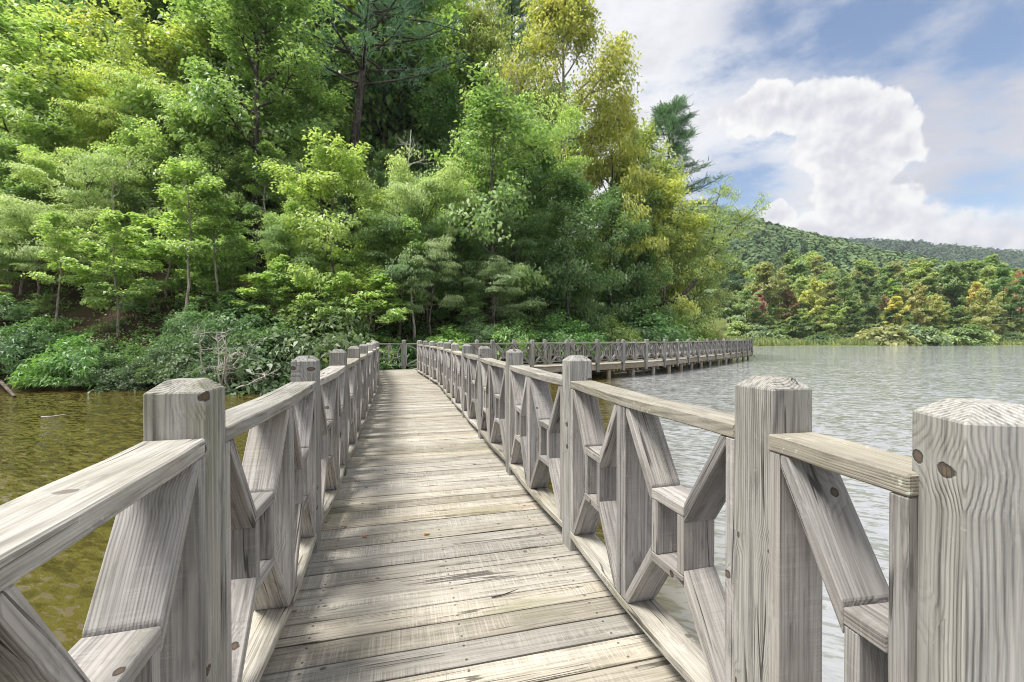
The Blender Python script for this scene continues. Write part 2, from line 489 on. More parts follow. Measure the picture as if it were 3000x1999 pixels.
def tubes(specs, sides=6):
    """specs: list of (pts (n,3), radii (n,)) -> V, [quads]"""
    Vs, Qs, off = [], [], 0
    ang = np.linspace(0, 2 * np.pi, sides, endpoint=False)
    ca, sa = np.cos(ang), np.sin(ang)
    for pts, rad in specs:
        pts = np.asarray(pts, float)
        n = len(pts)
        t = np.gradient(pts, axis=0)
        t /= np.linalg.norm(t, axis=1, keepdims=True) + 1e-9
        ref = np.where(np.abs(t[:, 2:3]) > 0.9, np.array([[1.0, 0, 0]]), np.array([[0, 0, 1.0]]))
        u = np.cross(t, ref); u /= np.linalg.norm(u, axis=1, keepdims=True) + 1e-9
        w = np.cross(t, u)
        ring = pts[:, None, :] + np.asarray(rad)[:, None, None] * (u[:, None, :] * ca[None, :, None] + w[:, None, :] * sa[None, :, None])
        Vs.append(ring.reshape(-1, 3))
        i = np.arange(n - 1)[:, None] * sides
        k = np.arange(sides)[None, :]
        k2 = (k + 1) % sides
        q = np.stack([i + k, i + k2, i + sides + k2, i + sides + k], axis=-1).reshape(-1, 4) + off
        Qs.append(q)
        off += n * sides
    return np.concatenate(Vs), np.concatenate(Qs)


# ----------------------------------------------------------------------------------------------
# terrain and water
# ----------------------------------------------------------------------------------------------
SHORE = [(-120, 12), (-60, 14.6), (-40, 15.6), (-19.4, 16.9), (-11, 17.4), (-8.2, 18.7), (-6.0, 19.6), (-3.0, 20.1), (0.0, 21.0), (3.5, 23.2),
         (7, 26.2), (10, 29.5), (13, 33.5), (16, 37.8), (19, 42.5), (21.5, 47), (22.5, 52), (20, 58), (12, 66), (0, 74), (-40, 92), (-120, 100)]


def np_vnoise(x, y, seed=0):
    xi, yi = np.floor(x).astype(int), np.floor(y).astype(int)
    xf, yf = x - xi, y - yi
    def hsh(a, b):
        v = np.sin(a * 127.1 + b * 311.7 + seed * 74.7) * 43758.5453
        return v - np.floor(v)
    u, v = xf * xf * (3 - 2 * xf), yf * yf * (3 - 2 * yf)
    return (hsh(xi, yi) * (1 - u) + hsh(xi + 1, yi) * u) * (1 - v) + (hsh(xi, yi + 1) * (1 - u) + hsh(xi + 1, yi + 1) * u) * v


def shore_dist(X, Y):
    X, Y = np.asarray(X, float), np.asarray(Y, float)
    best = np.full(X.shape, 1e9)
    inside = np.zeros(X.shape, bool)
    n = len(SHORE)
    for i in range(n):
        x1, y1 = SHORE[i]
        x2, y2 = SHORE[(i + 1) % n]
        if i < n - 1:
            dx, dy = x2 - x1, y2 - y1
            t = np.clip(((X - x1) * dx + (Y - y1) * dy) / (dx * dx + dy * dy), 0, 1)
            best = np.minimum(best, np.hypot(X - x1 - t * dx, Y - y1 - t * dy))
        if y1 != y2:
            cond = ((y1 > Y) != (y2 > Y)) & (X < (x2 - x1) * (Y - y1) / (y2 - y1) + x1)
            inside ^= cond
    return np.where(inside, best, -best)


def ground_z(X, Y):
    X, Y = np.asarray(X, float), np.asarray(Y, float)
    s = shore_dist(X, Y)
    g = np.clip(1.0 - (X - 2) / 26.0, 0.22, 1.0)
    sp = np.maximum(s, 0)
    z = 0.42 * np.clip(s / 0.5, -3, 1) + g * (0.60 * sp - 0.0042 * np.minimum(sp, 55) ** 2) 
    z = z + (np_vnoise(X * 0.35, Y * 0.35, 3) - 0.5) * 0.9 * np.clip(sp / 4, 0, 1) + (np_vnoise(X * 1.3, Y * 1.3, 5) - 0.5) * 0.3 * np.clip(sp / 1.5, 0, 1)
    return np.maximum(z, -1.2)


def gz(x, y):
    return float(ground_z(np.array([x]), np.array([y]))[0])


def grid_mesh(name, xs, ys, zf, smooth=True):
    XX, YY = np.meshgrid(xs, ys)
    ZZ = zf(XX, YY)
    V = np.stack([XX, YY, ZZ], -1).reshape(-1, 3)
    nx, ny = len(xs), len(ys)
    i = (np.arange(ny - 1)[:, None] * nx + np.arange(nx - 1)[None, :]).ravel()
    Q = np.stack([i, i + 1, i + nx + 1, i + nx], -1)
    return np_mesh(name, V, Q, smooth=smooth)


def build_ground():
    hill = mobj("hillside_terrain", grid_mesh("hillside_terrain", np.arange(-118, 30, 0.8), np.arange(11.5, 100, 0.8), ground_z), M_LITTER)
    tag(hill, "steep wooded bank covered in brown leaf litter", kind='structure')
    # lake
    xs = np.array([-3000, -800, -200, -60, -20, 0, 20, 60, 200, 800, 3000.0])
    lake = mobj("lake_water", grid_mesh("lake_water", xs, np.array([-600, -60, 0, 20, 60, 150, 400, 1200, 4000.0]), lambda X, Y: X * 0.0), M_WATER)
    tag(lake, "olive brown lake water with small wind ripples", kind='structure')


def far_z(X, Y):
    """gentle far bank rising from about 105 m"""
    sh = 104.5 + 2.0 * np.sin(X * 0.07) + 1.2 * np.sin(X * 0.19 + 1.0) - 7.0 * np.exp(-((X - 50) / 12.0) ** 2) 
    s = Y - sh
    up = np.clip(s, 0, 400)
    k = np.clip((X - 60) / 60.0, 0, 1)
    z = 0.30 * np.clip(s / 1.2, -4, 1) + 0.035 * np.clip(up, 0, 12) * (1 - k) + 0.15 * np.clip(up, 0, 30) * k + 0.06 * np.clip(up - 8, 0, 300)
    return z + (np_vnoise(X * 0.1, Y * 0.1, 9) - 0.5) * 0.8 * np.clip(up / 10, 0, 1)


def fz(x, y):
    return float(far_z(np.array([float(x)]), np.array([float(y)]))[0])


HILLS = {
    'near': dict(y0=250, y1=470, pts=[(-160, 70), (-60, 90), (40, 118), (120, 136), (215, 134), (260, 119), (294, 112), (329, 103), (364, 94), (398, 84), (433, 74), (485, 58), (560, 44), (700, 30), (900, 22)]),
    'far': dict(y0=640, y1=920, pts=[(300, 208), (560, 214), (700, 203), (760, 202), (830, 196), (900, 188), (970, 183), (1040, 178), (1150, 168), (1300, 150), (1700, 110)]),
}


def hill_z(key):
    h = HILLS[key]
    px = np.array([p[0] for p in h['pts']], float)
    pz = np.array([p[1] for p in h['pts']], float)
    def f(X, Y):
        crest = np.interp(X * h['y1'] / np.maximum(Y, h['y1'] * 0.55) if False else X, px, pz)
        t = np.clip((Y - h['y0']) / (h['y1'] - h['y0']), 0, 1.6)
        shp = np.where(t < 1, 0.75 * np.clip(t, 0, 1) + 0.25 * np.sin(np.clip(t, 0, 1) * np.pi / 2), 1 - 0.8 * np.clip(t - 1, 0, 1))
        return 6 + (crest - 17) * shp + (np_vnoise(X * 0.012, Y * 0.012, 4) - 0.5) * 9 * np.clip(t * 2, 0, 1) * np.clip(1.4 - t, 0, 1)
    return f


def build_far_ground():
    far = mobj("far_bank_terrain", grid_mesh("far_bank_terrain", np.arange(20, 420, 2.5), np.arange(92, 300, 2.5), far_z), M_MEADOW)
    tag(far, "grassy far bank rising behind the lake", kind='structure')
    for key, nm, lab in (('near', "wooded_hill_terrain", "forested hill sloping down behind the far shore"), ('far', "distant_hill_terrain", "long distant blue green ridge")):
        h = HILLS[key]
        xs = np.arange(h['pts'][0][0], h['pts'][-1][0], 14.0)
        ys = np.linspace(h['y0'], h['y1'] * 1.12, 26)
        o = mobj(nm, grid_mesh(nm, xs, ys, hill_z(key)), M_HILLSOIL)
        tag(o, lab, kind='structure')


build_ground()
build_far_ground()

# ----------------------------------------------------------------------------------------------
# boardwalk: railings and decks
# ----------------------------------------------------------------------------------------------
POST_W = 0.14
POST_H = 1.185
RAIL_TOP = 1.035
TH = 0.045             # rail thickness
BT = 0.038             # lattice board thickness
RAIL_BOT = RAIL_TOP - TH
LOW_TOP = 0.125
_mesh_cache = {}


def cached(key, fn):
    if key not in _mesh_cache:
        _mesh_cache[key] = fn()
    return _mesh_cache[key]


def post_mesh(below):
    """post along local X (grain), chamfered top at +X end; origin on deck level"""
    def mk():
        bm = bmesh.new()
        h = POST_W / 2
        rings = []
        for x, r in ((-below, h), (POST_H - 0.030, h), (POST_H, h - 0.034)):
            rings.append([bm.verts.new((x, sx * r, sy * r)) for sx, sy in ((-1, -1), (1, -1), (1, 1), (-1, 1))])
        for a, b in zip(rings, rings[1:]):
            for i in range(4):
                j = (i + 1) % 4
                bm.faces.new((a[i], a[j], b[j], b[i]))
        bm.faces.new(rings[0][::-1])
        bm.faces.new(rings[-1])
        bmesh.ops.recalc_face_normals(bm, faces=bm.faces)
        bmesh.ops.bevel(bm, geom=list(bm.edges), offset=0.0025, segments=1, affect='EDGES')
        return bm_mesh("post", bm)
    return cached(('post', below), mk)


def clip_poly(poly, nx, nz, c):
    """keep nx*x + nz*z <= c"""
    out = []
    for i in range(len(poly)):
        a, b = poly[i], poly[(i + 1) % len(poly)]
        da, db = nx * a[0] + nz * a[1] - c, nx * b[0] + nz * b[1] - c
        if da <= 0:
            out.append(a)
        if (da < 0) != (db < 0) and da != db:
            t = da / (da - db)
            out.append((a[0] + (b[0] - a[0]) * t, a[1] + (b[1] - a[1]) * t))
    return out


def piece(key, poly, grain, depth):
    """returns (mesh, matrix) of a board whose outline poly is given in panel (along, up) coordinates"""
    cx = sum(p[0] for p in poly) / len(poly)
    cz = sum(p[1] for p in poly) / len(poly)
    L = math.hypot(*grain)
    ux, uz = grain[0] / L, grain[1] / L
    loc = [((p[0] - cx) * ux + (p[1] - cz) * uz, -(p[0] - cx) * uz + (p[1] - cz) * ux) for p in poly]
    me = cached(key, lambda: prism(key[0], loc, depth))
    th = -math.atan2(uz, ux)
    return me, Matrix.Translation((cx, 0, cz)) @ Matrix.Rotation(th, 4, 'Y')


def rect(x0, x1, z0, z1):
    return [(x0, z0), (x1, z0), (x1, z1), (x0, z1)]


def module_pieces(w, half=False):
    """boards of one lattice module; origin at its start on the deck line; w = full width"""
    P = []
    b0, b1 = LOW_TOP, RAIL_BOT
    key = round(w, 3)
    up = rect(0.0, BT, b0 + 0.001, b1 - 0.001)
    P.append(("upright_board",) + piece(("upright_board", key), up, (0, 1), 0.138))
    up2 = rect(w - BT, w, b0 + 0.001, b1 - 0.001)
    P.append(("upright_board",) + piece(("upright_board", key), up2, (0, 1), 0.138))
    mid = w / 2 if not half else w - BT
    cl, ch = mid - 0.100, mid + 0.100
    zb, zt = 0.405, 0.695
    dt = 0.1365
    def diag(x_in, z_in, x_c, z_c, s, tag_):
        # strip whose outer face passes through the corner of the centre frame
        dx, dz = x_c - x_in, z_c - z_in
        L = math.hypot(dx, dz)
        ux, uz = dx / L, dz / L
        nx, nz = -uz, ux
        hw = BT / 2
        a = (x_in - ux * 0.2, z_in - uz * 0.2)
        b = (x_c + ux * 0.2, z_c + uz * 0.2)
        poly = [(a[0] + nx * hw, a[1] + nz * hw), (b[0] + nx * hw, b[1] + nz * hw), (b[0] - nx * hw, b[1] - nz * hw), (a[0] - nx * hw, a[1] - nz * hw)]
        poly = clip_poly(poly, 0, 1, b1 - 0.0015)
        poly = clip_poly(poly, 0, -1, -(b0 + 0.0015))
        poly = clip_poly(poly, -1, 0, -(BT + 0.0015))
        poly = clip_poly(poly, 1, 0, w - BT - 0.0015)
        if s < 0:
            poly = clip_poly(poly, 1, 0, cl - 0.0012)
        else:
            poly = clip_poly(poly, -1, 0, -(ch + 0.0012))
        P.append(("diagonal_board",) + piece(("diagonal_board", key, tag_, half), poly, (ux, uz), dt))
    e = 0.012
    k = 0.028
    diag(BT + e, b1 - e * 1.2, cl, zt - k, -1, 'a')
    diag(BT + e, b0 + e * 1.2, cl, zb + k, -1, 'b')
    if not half:
        diag(w - BT - e, b1 - e * 1.2, ch, zt - k, 1, 'c')
        diag(w - BT - e, b0 + e * 1.2, ch, zb + k, 1, 'd')
        P.append(("centre_board",) + piece(("centre_board", 'h'), rect(cl, ch, zt - BT, zt), (1, 0), 0.1385))
        P.append(("centre_board",) + piece(("centre_board", 'h'), rect(cl, ch, zb, zb + BT), (1, 0), 0.1385))
        P.append(("centre_board",) + piece(("centre_board", 'v'), rect(cl + 0.001, cl + BT, zb + BT + 0.001, zt - BT - 0.001), (0, 1), 0.135))
        P.append(("centre_board",) + piece(("centre_board", 'v'), rect(ch - BT, ch - 0.001, zb + BT + 0.001, zt - BT - 0.001), (0, 1), 0.135))
    else:
        e2 = w - BT - 0.001
        P.append(("centre_board",) + piece(("centre_board", 'hh', key), rect(cl, e2, zt - BT, zt), (1, 0), 0.1385))
        P.append(("centre_board",) + piece(("centre_board", 'hh', key), rect(cl, e2, zb, zb + BT), (1, 0), 0.1385))
        P.append(("centre_board",) + piece(("centre_board", 'v'), rect(cl + 0.001, cl + BT, zb + BT + 0.001, zt - BT - 0.001), (0, 1), 0.135))
    return P


def bent_rail(L, bow, z0, z1, width, seed):
    """flat rail along x from 0 to L, bowed sideways by bow at the middle; slightly uneven"""
    rg = random.Random(seed)
    n = 9 if bow else 5
    bm = bmesh.new()
    rings = []
    for i in range(n):
        t = i / (n - 1)
        y = bow * (1 - abs(2 * t - 1) ** 1.5)
        jz = rg.uniform(-0.002, 0.002) if 0 < i < n - 1 else 0
        jy = rg.uniform(-0.002, 0.002)
        zc = (z1 - z0) / 2
        rings.append([bm.verts.new((t * L - L / 2, y + sy * width / 2 + jy, sz * zc + jz)) for sy, sz in ((-1, -1), (1, -1), (1, 1), (-1, 1))])
    for a, b in zip(rings, rings[1:]):
        for i in range(4):
            j = (i + 1) % 4
            bm.faces.new((a[i], a[j], b[j], b[i]))
    bm.faces.new(rings[0][::-1])
    bm.faces.new(rings[-1])
    bmesh.ops.recalc_face_normals(bm, faces=bm.faces)
    long_e = [e for e in bm.edges if len(e.link_faces) == 2 and e.calc_face_angle(0) > 0.6]
    bmesh.ops.bevel(bm, geom=long_e, offset=0.004, segments=1, affect='EDGES')
    return bm_mesh("rail", bm)


def add_piece(name, me, mat4, parent, mat):
    if not me.materials:
        me.materials.append(mat)
    o = bpy.data.objects.new(name, me)
    COL.objects.link(o)
    o.parent = parent
    o.matrix_basis = mat4
    return o


def panel(rail_thing, p0, p1, bow=0.0, half=False, modules=2, seed=0):
    """lattice panel between the posts at p0 and p1 (plan points). bow>0 bulges to the +y side of the panel frame"""
    d = Vector((p1[0] - p0[0], p1[1] - p0[1]))
    L = d.length - POST_W - 0.002
    ang = math.atan2(d.y, d.x)
    u = d.normalized()
    st = Vector(p0) + u * (POST_W / 2 + 0.001)
    e = empty("railing_panel", (st.x, st.y, DECK), ang, rail_thing)
    Lr = round(L, 2)
    v = seed % 4
    tr = cached(("top_rail", Lr, bow, v), lambda: bent_rail(L, bow, RAIL_BOT, RAIL_TOP, 0.142, v * 7 + 1))
    add_piece("top_rail", tr, Matrix.Translation((L / 2, 0, (RAIL_BOT + RAIL_TOP) / 2)), e, M_RAIL)
    br = cached(("bottom_rail", Lr, bow, v), lambda: bent_rail(L, bow, LOW_TOP - 0.040, LOW_TOP, 0.1415, v * 7 + 3))
    add_piece("bottom_rail", br, Matrix.Translation((L / 2, 0, LOW_TOP - 0.02)), e, M_RAIL)
    if half:
        for nm, me, mt in module_pieces(round(L - 0.001, 3), half=True):
            add_piece(nm, me, mt, e, M_BOARD)
        return e
    w = round(L / modules - 0.002, 3)
    for k in range(modules):
        a0 = k * L / modules + 0.001
        if bow:
            t0, t1 = k / modules, (k + 1) / modules
            yb = lambda t: bow * (1 - abs(2 * t - 1) ** 1.5)
            y0, y1 = yb(t0), yb(t1)
            M = Matrix.Translation((a0, y0, 0)) @ Matrix.Rotation(math.atan2(y1 - y0, L / modules), 4, 'Z')
        else:
            M = Matrix.Translation((a0, 0, 0))
        for nm, me, mt in module_pieces(w):
            add_piece(nm, me, M @ mt, e, M_BOARD)
    return e


def post(rail_thing, p, heading, below=0.12):
    o = mobj("post", post_mesh(below), M_POST, rail_thing)
    o.location = (p[0], p[1], DECK)
    o.rotation_euler = (0, -math.pi / 2, heading)
    return o


def walk(p, hd, step):
    return (p[0] - math.sin(R(hd)) * step, p[1] + math.cos(R(hd)) * step)


HD1, HD2 = 14.4, 18.5
S = 1.53
# right-hand posts
p2r = (0.76, 1.296)
p1r = (0.845, 0.795)
RP = [p1r, p2r, (0.404, 2.766)]
for k in range(6):
    RP.append(walk(RP[-1], HD1, S))
for k in range(3):
    RP.append(walk(RP[-1], HD2, S))
# left-hand posts
p1l = (-0.89, 1.214)
LP = [walk(p1l, HD1, -S), p1l, (-1.262, 2.715)]
for k in range(6):
    LP.append(walk(LP[-1], HD1, S))
for k in range(4):
    LP.append(walk(LP[-1], HD2, S))
K = RP[-1]
# dock front posts
DF = [K, (-2.42, 17.61), (-0.81, 18.47), (0.87, 19.2), (2.48, 20.07), (4.05, 21.0)]
for hd in (36, 37, 41, 48, 49.5, 49.5, 49.5, 48.5, 48.5, 49.5, 50, 50, 50, 51):
    q = DF[-1]
    DF.append((q[0] + 1.83 * math.cos(R(hd)), q[1] + 1.83 * math.sin(R(hd))))
DW = 1.80


def offset_poly(pts, dist):
    out = []
    for i, p in enumerate(pts):
        a = pts[max(0, i - 1)]
        b = pts[min(len(pts) - 1, i + 1)]
        d = Vector((b[0] - a[0], b[1] - a[1])).normalized()
        out.append((p[0] - d.y * dist, p[1] + d.x * dist))
    return out


DB = offset_poly(DF, DW)
# the back railing runs on to the left behind the end of the walkway
DB = [(LP[-1][0] - 0.25, 18.35), (-4.56, 18.72)] + [p for p in DB if p[0] > -3.6]


def rails(name, pts, label, bow=0.0, below=0.12, halves=(), skip=(), cat="railing"):
    c = pts[len(pts) // 2]
    t = empty(name)
    tag(t, label, cat)
    for i, p in enumerate(pts):
        a, b = pts[max(0, i - 1)], pts[min(len(pts) - 1, i + 1)]
        post(t, p, math.atan2(b[1] - a[1], b[0] - a[0]), below)
    for i in range(len(pts) - 1):
        if i in skip:
            continue
        panel(t, pts[i], pts[i + 1], bow, half=False, seed=i)
    return t


rt = empty("lattice_railing")
tag(rt, "weathered grey lattice railing along the lake side of the walkway, nearest the open water", "railing")
for i, p in enumerate(RP):
    a, b = RP[max(0, i - 1)], RP[min(len(RP) - 1, i + 1)]
    post(rt, p, math.atan2(b[1] - a[1], b[0] - a[0]) if i > 1 else (math.atan2(0.972, 0.236) if i == 0 else R(90 + HD1)))
for i in range(len(RP) - 1):
    if i == 0:
        # the short half panel: built from the far post towards the camera
        panel(rt, RP[1], RP[0], 0.0, half=True, seed=i)
    else:
        panel(rt, RP[i], RP[i + 1], 0.024, seed=i)
rails("lattice_railing", LP, "weathered grey lattice railing on the wooded bank side of the walkway", bow=-0.024)
rails("lattice_railing", DF, "outer lattice railing of the distant dock, facing the open lake", bow=0.0, below=0.36)
rails("lattice_railing", DB, "inner lattice railing of the dock, backed by the wooded bank", bow=0.0, below=0.30)


# --- decks
def plank_mesh(L, w, seed):
    rg = random.Random(seed)
    bm = bmesh.new()
    n = 5
    rings = []
    for i in range(n):
        t = i / (n - 1)
        jz = rg.uniform(-0.0015, 0.0015)
        jw = rg.uniform(-0.0012, 0.0012)
        x = (t - 0.5) * L
        rings.append([bm.verts.new((x, sy * (w / 2 + jw), -0.019 + sz * 0.019 + jz)) for sy, sz in ((-1, -1), (1, -1), (1, 1), (-1, 1))])
    for a, b in zip(rings, rings[1:]):
        for i in range(4):
            j = (i + 1) % 4
            bm.faces.new((a[i], a[j], b[j], b[i]))
    bm.faces.new(rings[0][::-1])
    bm.faces.new(rings[-1])
    bmesh.ops.recalc_face_normals(bm, faces=bm.faces)
    ed = [e for e in bm.edges if len(e.link_faces) == 2 and e.calc_face_angle(0) > 0.6]
    bmesh.ops.bevel(bm, geom=ed, offset=0.003, segments=1, affect='EDGES')
    return bm_mesh("plank", bm)


def along(pts, s):
    acc = 0
    for i in range(len(pts) - 1):
        a, b = Vector(pts[i]), Vector(pts[i + 1])
        l = (b - a).length
        if s <= acc + l or i == len(pts) - 2:
            t = (s - acc) / l
            return a + (b - a) * t, (b - a).normalized()
        acc += l


def length(pts):
    return sum((Vector(b) - Vector(a)).length for a, b in zip(pts, pts[1:]))


def smooth_pts(pts, it=3):
    for _ in range(it):
        q = [pts[0]]
        for a, b in zip(pts, pts[1:]):
            q.append((a[0] * .75 + b[0] * .25, a[1] * .75 + b[1] * .25))
            q.append((a[0] * .25 + b[0] * .75, a[1] * .25 + b[1] * .75))
        q.append(pts[-1])
        pts = q
    return pts


def deck(name, path, half_len, label, s0=0.0, s1=None, pitch=0.1445, seed=1):
    t = empty(name, (path[0][0], path[0][1], DECK))
    tag(t, label, "walkway")
    base = Vector((path[0][0], path[0][1], DECK))
    rg = random.Random(seed)
    meshes = [plank_mesh(half_len * 2 - 0.012 * k, 0.1362, k + seed * 10) for k in range(5)]
    for me in meshes:
        me.materials.append(M_PLANK)
    s = s0
    tot = length(path) if s1 is None else s1
    while s < tot:
        p, d = along(path, s)
        p2, d2 = along(path, min(s + 0.6, tot))
        p3, d3 = along(path, max(s - 0.6, 0.0))
        dd = (d + d2 + d3).normalized()
        o = bpy.data.objects.new("plank", meshes[rg.randrange(5)])
        COL.objects.link(o)
        o.parent = t
        o.location = (p.x - base.x, p.y - base.y, rg.uniform(-0.003, 0.001))
        flip = math.pi if rg.random() < 0.5 else 0
        o.rotation_euler = (R(rg.uniform(-0.7, 0.7)), R(rg.uniform(-0.06, 0.06)), math.atan2(-dd.x, dd.y) + flip + R(rg.uniform(-0.15, 0.15)))
        s += pitch + (rg.choice([0, 0, 0, 0.002, 0.005]))
    return t


def beam(parent, a, b, z0, z1, w, name="rim_beam"):
    d = Vector((b[0] - a[0], b[1] - a[1]))
    L = d.length
    me = prism(name, rect(-L / 2, L / 2, z0, z1), w, 0.004)
    o = mobj(name, me, M_BEAM, parent)
    pl = parent.location
    o.location = ((a[0] + b[0]) / 2 - pl.x, (a[1] + b[1]) / 2 - pl.y, DECK - pl.z)
    o.rotation_euler = (0, 0, math.atan2(d.y, d.x))
    return o


pile_me = None
def pile(parent, p, top=-0.30, r=0.10):
    global pile_me
    if pile_me is None:
        pts = np.array([[x, 0, 0] for x in (-1.2, -0.6, 0.0, 0.20, 0.205)])
        rad = np.array([1.0, 1.02, 0.98, 1.0, 0.03]) * r
        V, Q = tubes([(pts, rad)], 12)
        pile_me = np_mesh("pile", V, Q, smooth=False)
        pile_me.materials.append(M_BEAM)
    o = bpy.data.objects.new("pile", pile_me)
    COL.objects.link(o)
    o.parent = parent
    pl = parent.location
    o.location = (p[0] - pl.x, p[1] - pl.y, DECK + top - 0.2 - pl.z)
    o.rotation_euler = (0, -math.pi / 2, 0)
    return o


CL = [((a[0] + b[0]) / 2, (a[1] + b[1]) / 2) for a, b in zip(
    [LP[0], LP[2], LP[5], LP[8], LP[10], LP[12]],
    [RP[0], RP[2], RP[5], RP[8], RP[10], (RP[11][0] - .485, RP[11][1] + 1.45)])]
CL[0] = walk(CL[1], HD1, -4.6)
CL[-1] = walk(CL[-2], HD2, 3.35)
wd = deck("walkway_deck", smooth_pts(CL, 3), 0.855, "weathered plank deck of the walkway running from the camera to the bank", seed=2)
for side, pts in ((1, RP), (-1, LP)):
    for a, b in zip(pts, pts[1:]):
        beam(wd, walk(a, HD1, 0.0), b, -0.29, -0.042, 0.055, "rim_beam")
for k in (3, 5, 7, 9, 11):
    pile(wd, walk(RP[k - 1], HD1, 0.7))
    pile(wd, walk(LP[k], HD1, 0.7))

mid = offset_poly(DF, DW / 2)
dd_ = deck("dock_deck", smooth_pts([(-3.45, 17.75)] + mid[1:], 2), 0.86, "plank deck of the distant dock curving away along the bank", seed=5)
for pts, off in ((DF, 0.03), (DB[2:], -0.03)):
    q = offset_poly(pts, off)
    for a, b in zip(q, q[1:]):
        beam(dd_, a, b, -0.27, -0.042, 0.06)
# tie rods and piles under the dock
rod_me = None
def tie_rod(parent, a, b, z):
    t = empty("tie_rod", (a[0] - parent.location.x, a[1] - parent.location.y, z - parent.location.z), math.atan2(b[1] - a[1], b[0] - a[0]), parent)
    L = math.hypot(b[0] - a[0], b[1] - a[1])
    V, Q = tubes([(np.array([[0, 0, 0], [L, 0, 0]]), np.array([0.013, 0.013]))], 6)
    mobj("rod", np_mesh("rod", V, Q), M_STEEL, t)
    o = mobj("end_block", prism("end_block", rect(-0.035, 0.035, -0.06, 0.06), 0.06, 0.006), M_BEAM, t)
    o.location = (L, 0, 0)


fq = offset_poly(DF, 0.12)
bq = offset_poly(DF, DW - 0.12)
for i in range(1, len(DF) - 1):
    a, b = Vector(fq[i]), Vector(fq[i + 1])
    pile(dd_, a + (b - a) * 0.5)
    a2, b2 = Vector(bq[i]), Vector(bq[i + 1])
    pile(dd_, a2 + (b2 - a2) * 0.5)
    if i >= 5:
        u = (b - a).normalized()
        s_ = a + (b - a) * 0.05 + Vector((u.y, -u.x)) * 0.16
        tie_rod(dd_, s_, s_ + u * 1.0, DECK - 0.33)
# rods standing out past the end of the dock
u = (Vector(DF[-1]) - Vector(DF[-2])).normalized()
for k, (off, l) in enumerate(((0.1, 0.5), (0.7, 0.9), (1.5, 1.2))):
    s_ = Vector(DF[-1]) + Vector((-u.y, u.x)) * off
    tie_rod(dd_, s_, s_ + Vector((u.y, -u.x)) * 0 + Vector((0.92, 0.35)).normalized() * l, DECK - 0.42 + 0.1 * k)
# steel rod below the near right-hand railing
s_ = Vector((1.02, 2.05))
tie_rod(wd, s_, s_ + Vector((0.5, 0.3)), DECK - 0.22)

#INSERT_VEGETATION
# ----------------------------------------------------------------------------------------------
# vegetation
# ----------------------------------------------------------------------------------------------
def unit(v):
    return v / (np.linalg.norm(v, axis=-1, keepdims=True) + 1e-9)


def leaves(rg, C, N, ln, wd, nrm_up=0.9, spread=0.8, outward=None, droop=0.25):
    """leaf quads at the points C (n,3). returns V, Q, tint"""
    n = len(C)
    nrm = rg.normal(0, spread, (n, 3))
    nrm[:, 2] += nrm_up
    if outward is not None:
        nrm += outward * 0.6
    nrm = unit(nrm)
    a = rg.normal(0, 1, (n, 3))
    if outward is not None:
        a += outward * 1.2
    a -= (a * nrm).sum(1, keepdims=True) * nrm
    a = unit(a)
    b = np.cross(nrm, a)
    L = (ln * rg.uniform(0.65, 1.35, n))[:, None]
    W = L * wd
    p0 = C - a * L * 0.5
    p1 = C + b * W * 0.5 + nrm * L * 0.06
    p2 = C + a * L * 0.5 - np.array([0, 0, 1.0]) * L * droop
    p3 = C - b * W * 0.5 + nrm * L * 0.06
    V = np.stack([p0, p1, p2, p3], 1).reshape(-1, 3)
    Q = np.arange(4 * n).reshape(n, 4)
    t = np.repeat(np.clip(rg.normal(0.5, 0.22, n), 0, 1), 4)
    return V, Q, t


def cluster_points(rg, cen, rad, vert, n):
    """n points in each flattened ball; denser towards the top skin"""
    k = len(cen)
    u = unit(rg.normal(0, 1, (k, n, 3)))
    r = rg.uniform(0.15, 1.0, (k, n, 1)) ** 0.55
    u = u * r
    u[..., 2] *= vert
    # slightly dished: rim hangs lower than the middle
    hr = (u[..., 0] ** 2 + u[..., 1] ** 2)
    u[..., 2] -= 0.22 * hr
    P = cen[:, None, :] + u * rad[:, None, None]
    return P.reshape(-1, 3)


def limb_path(rg, o, az, el, L, n=6, curl=0.25, wob=0.10):
    pts = [np.array(o, float)]
    st = L / (n - 1)
    for i in range(n - 1):
        d = np.array([math.cos(az) * math.cos(el), math.sin(az) * math.cos(el), math.sin(el)])
        pts.append(pts[-1] + d * st)
        az += rg.normal(0, wob * 1.6)
        el += curl / (n - 1) + rg.normal(0, wob)
    return np.array(pts)


def at_path(pts, t):
    f = t * (len(pts) - 1)
    i = min(int(f), len(pts) - 2)
    return pts[i] + (pts[i + 1] - pts[i]) * (f - i)


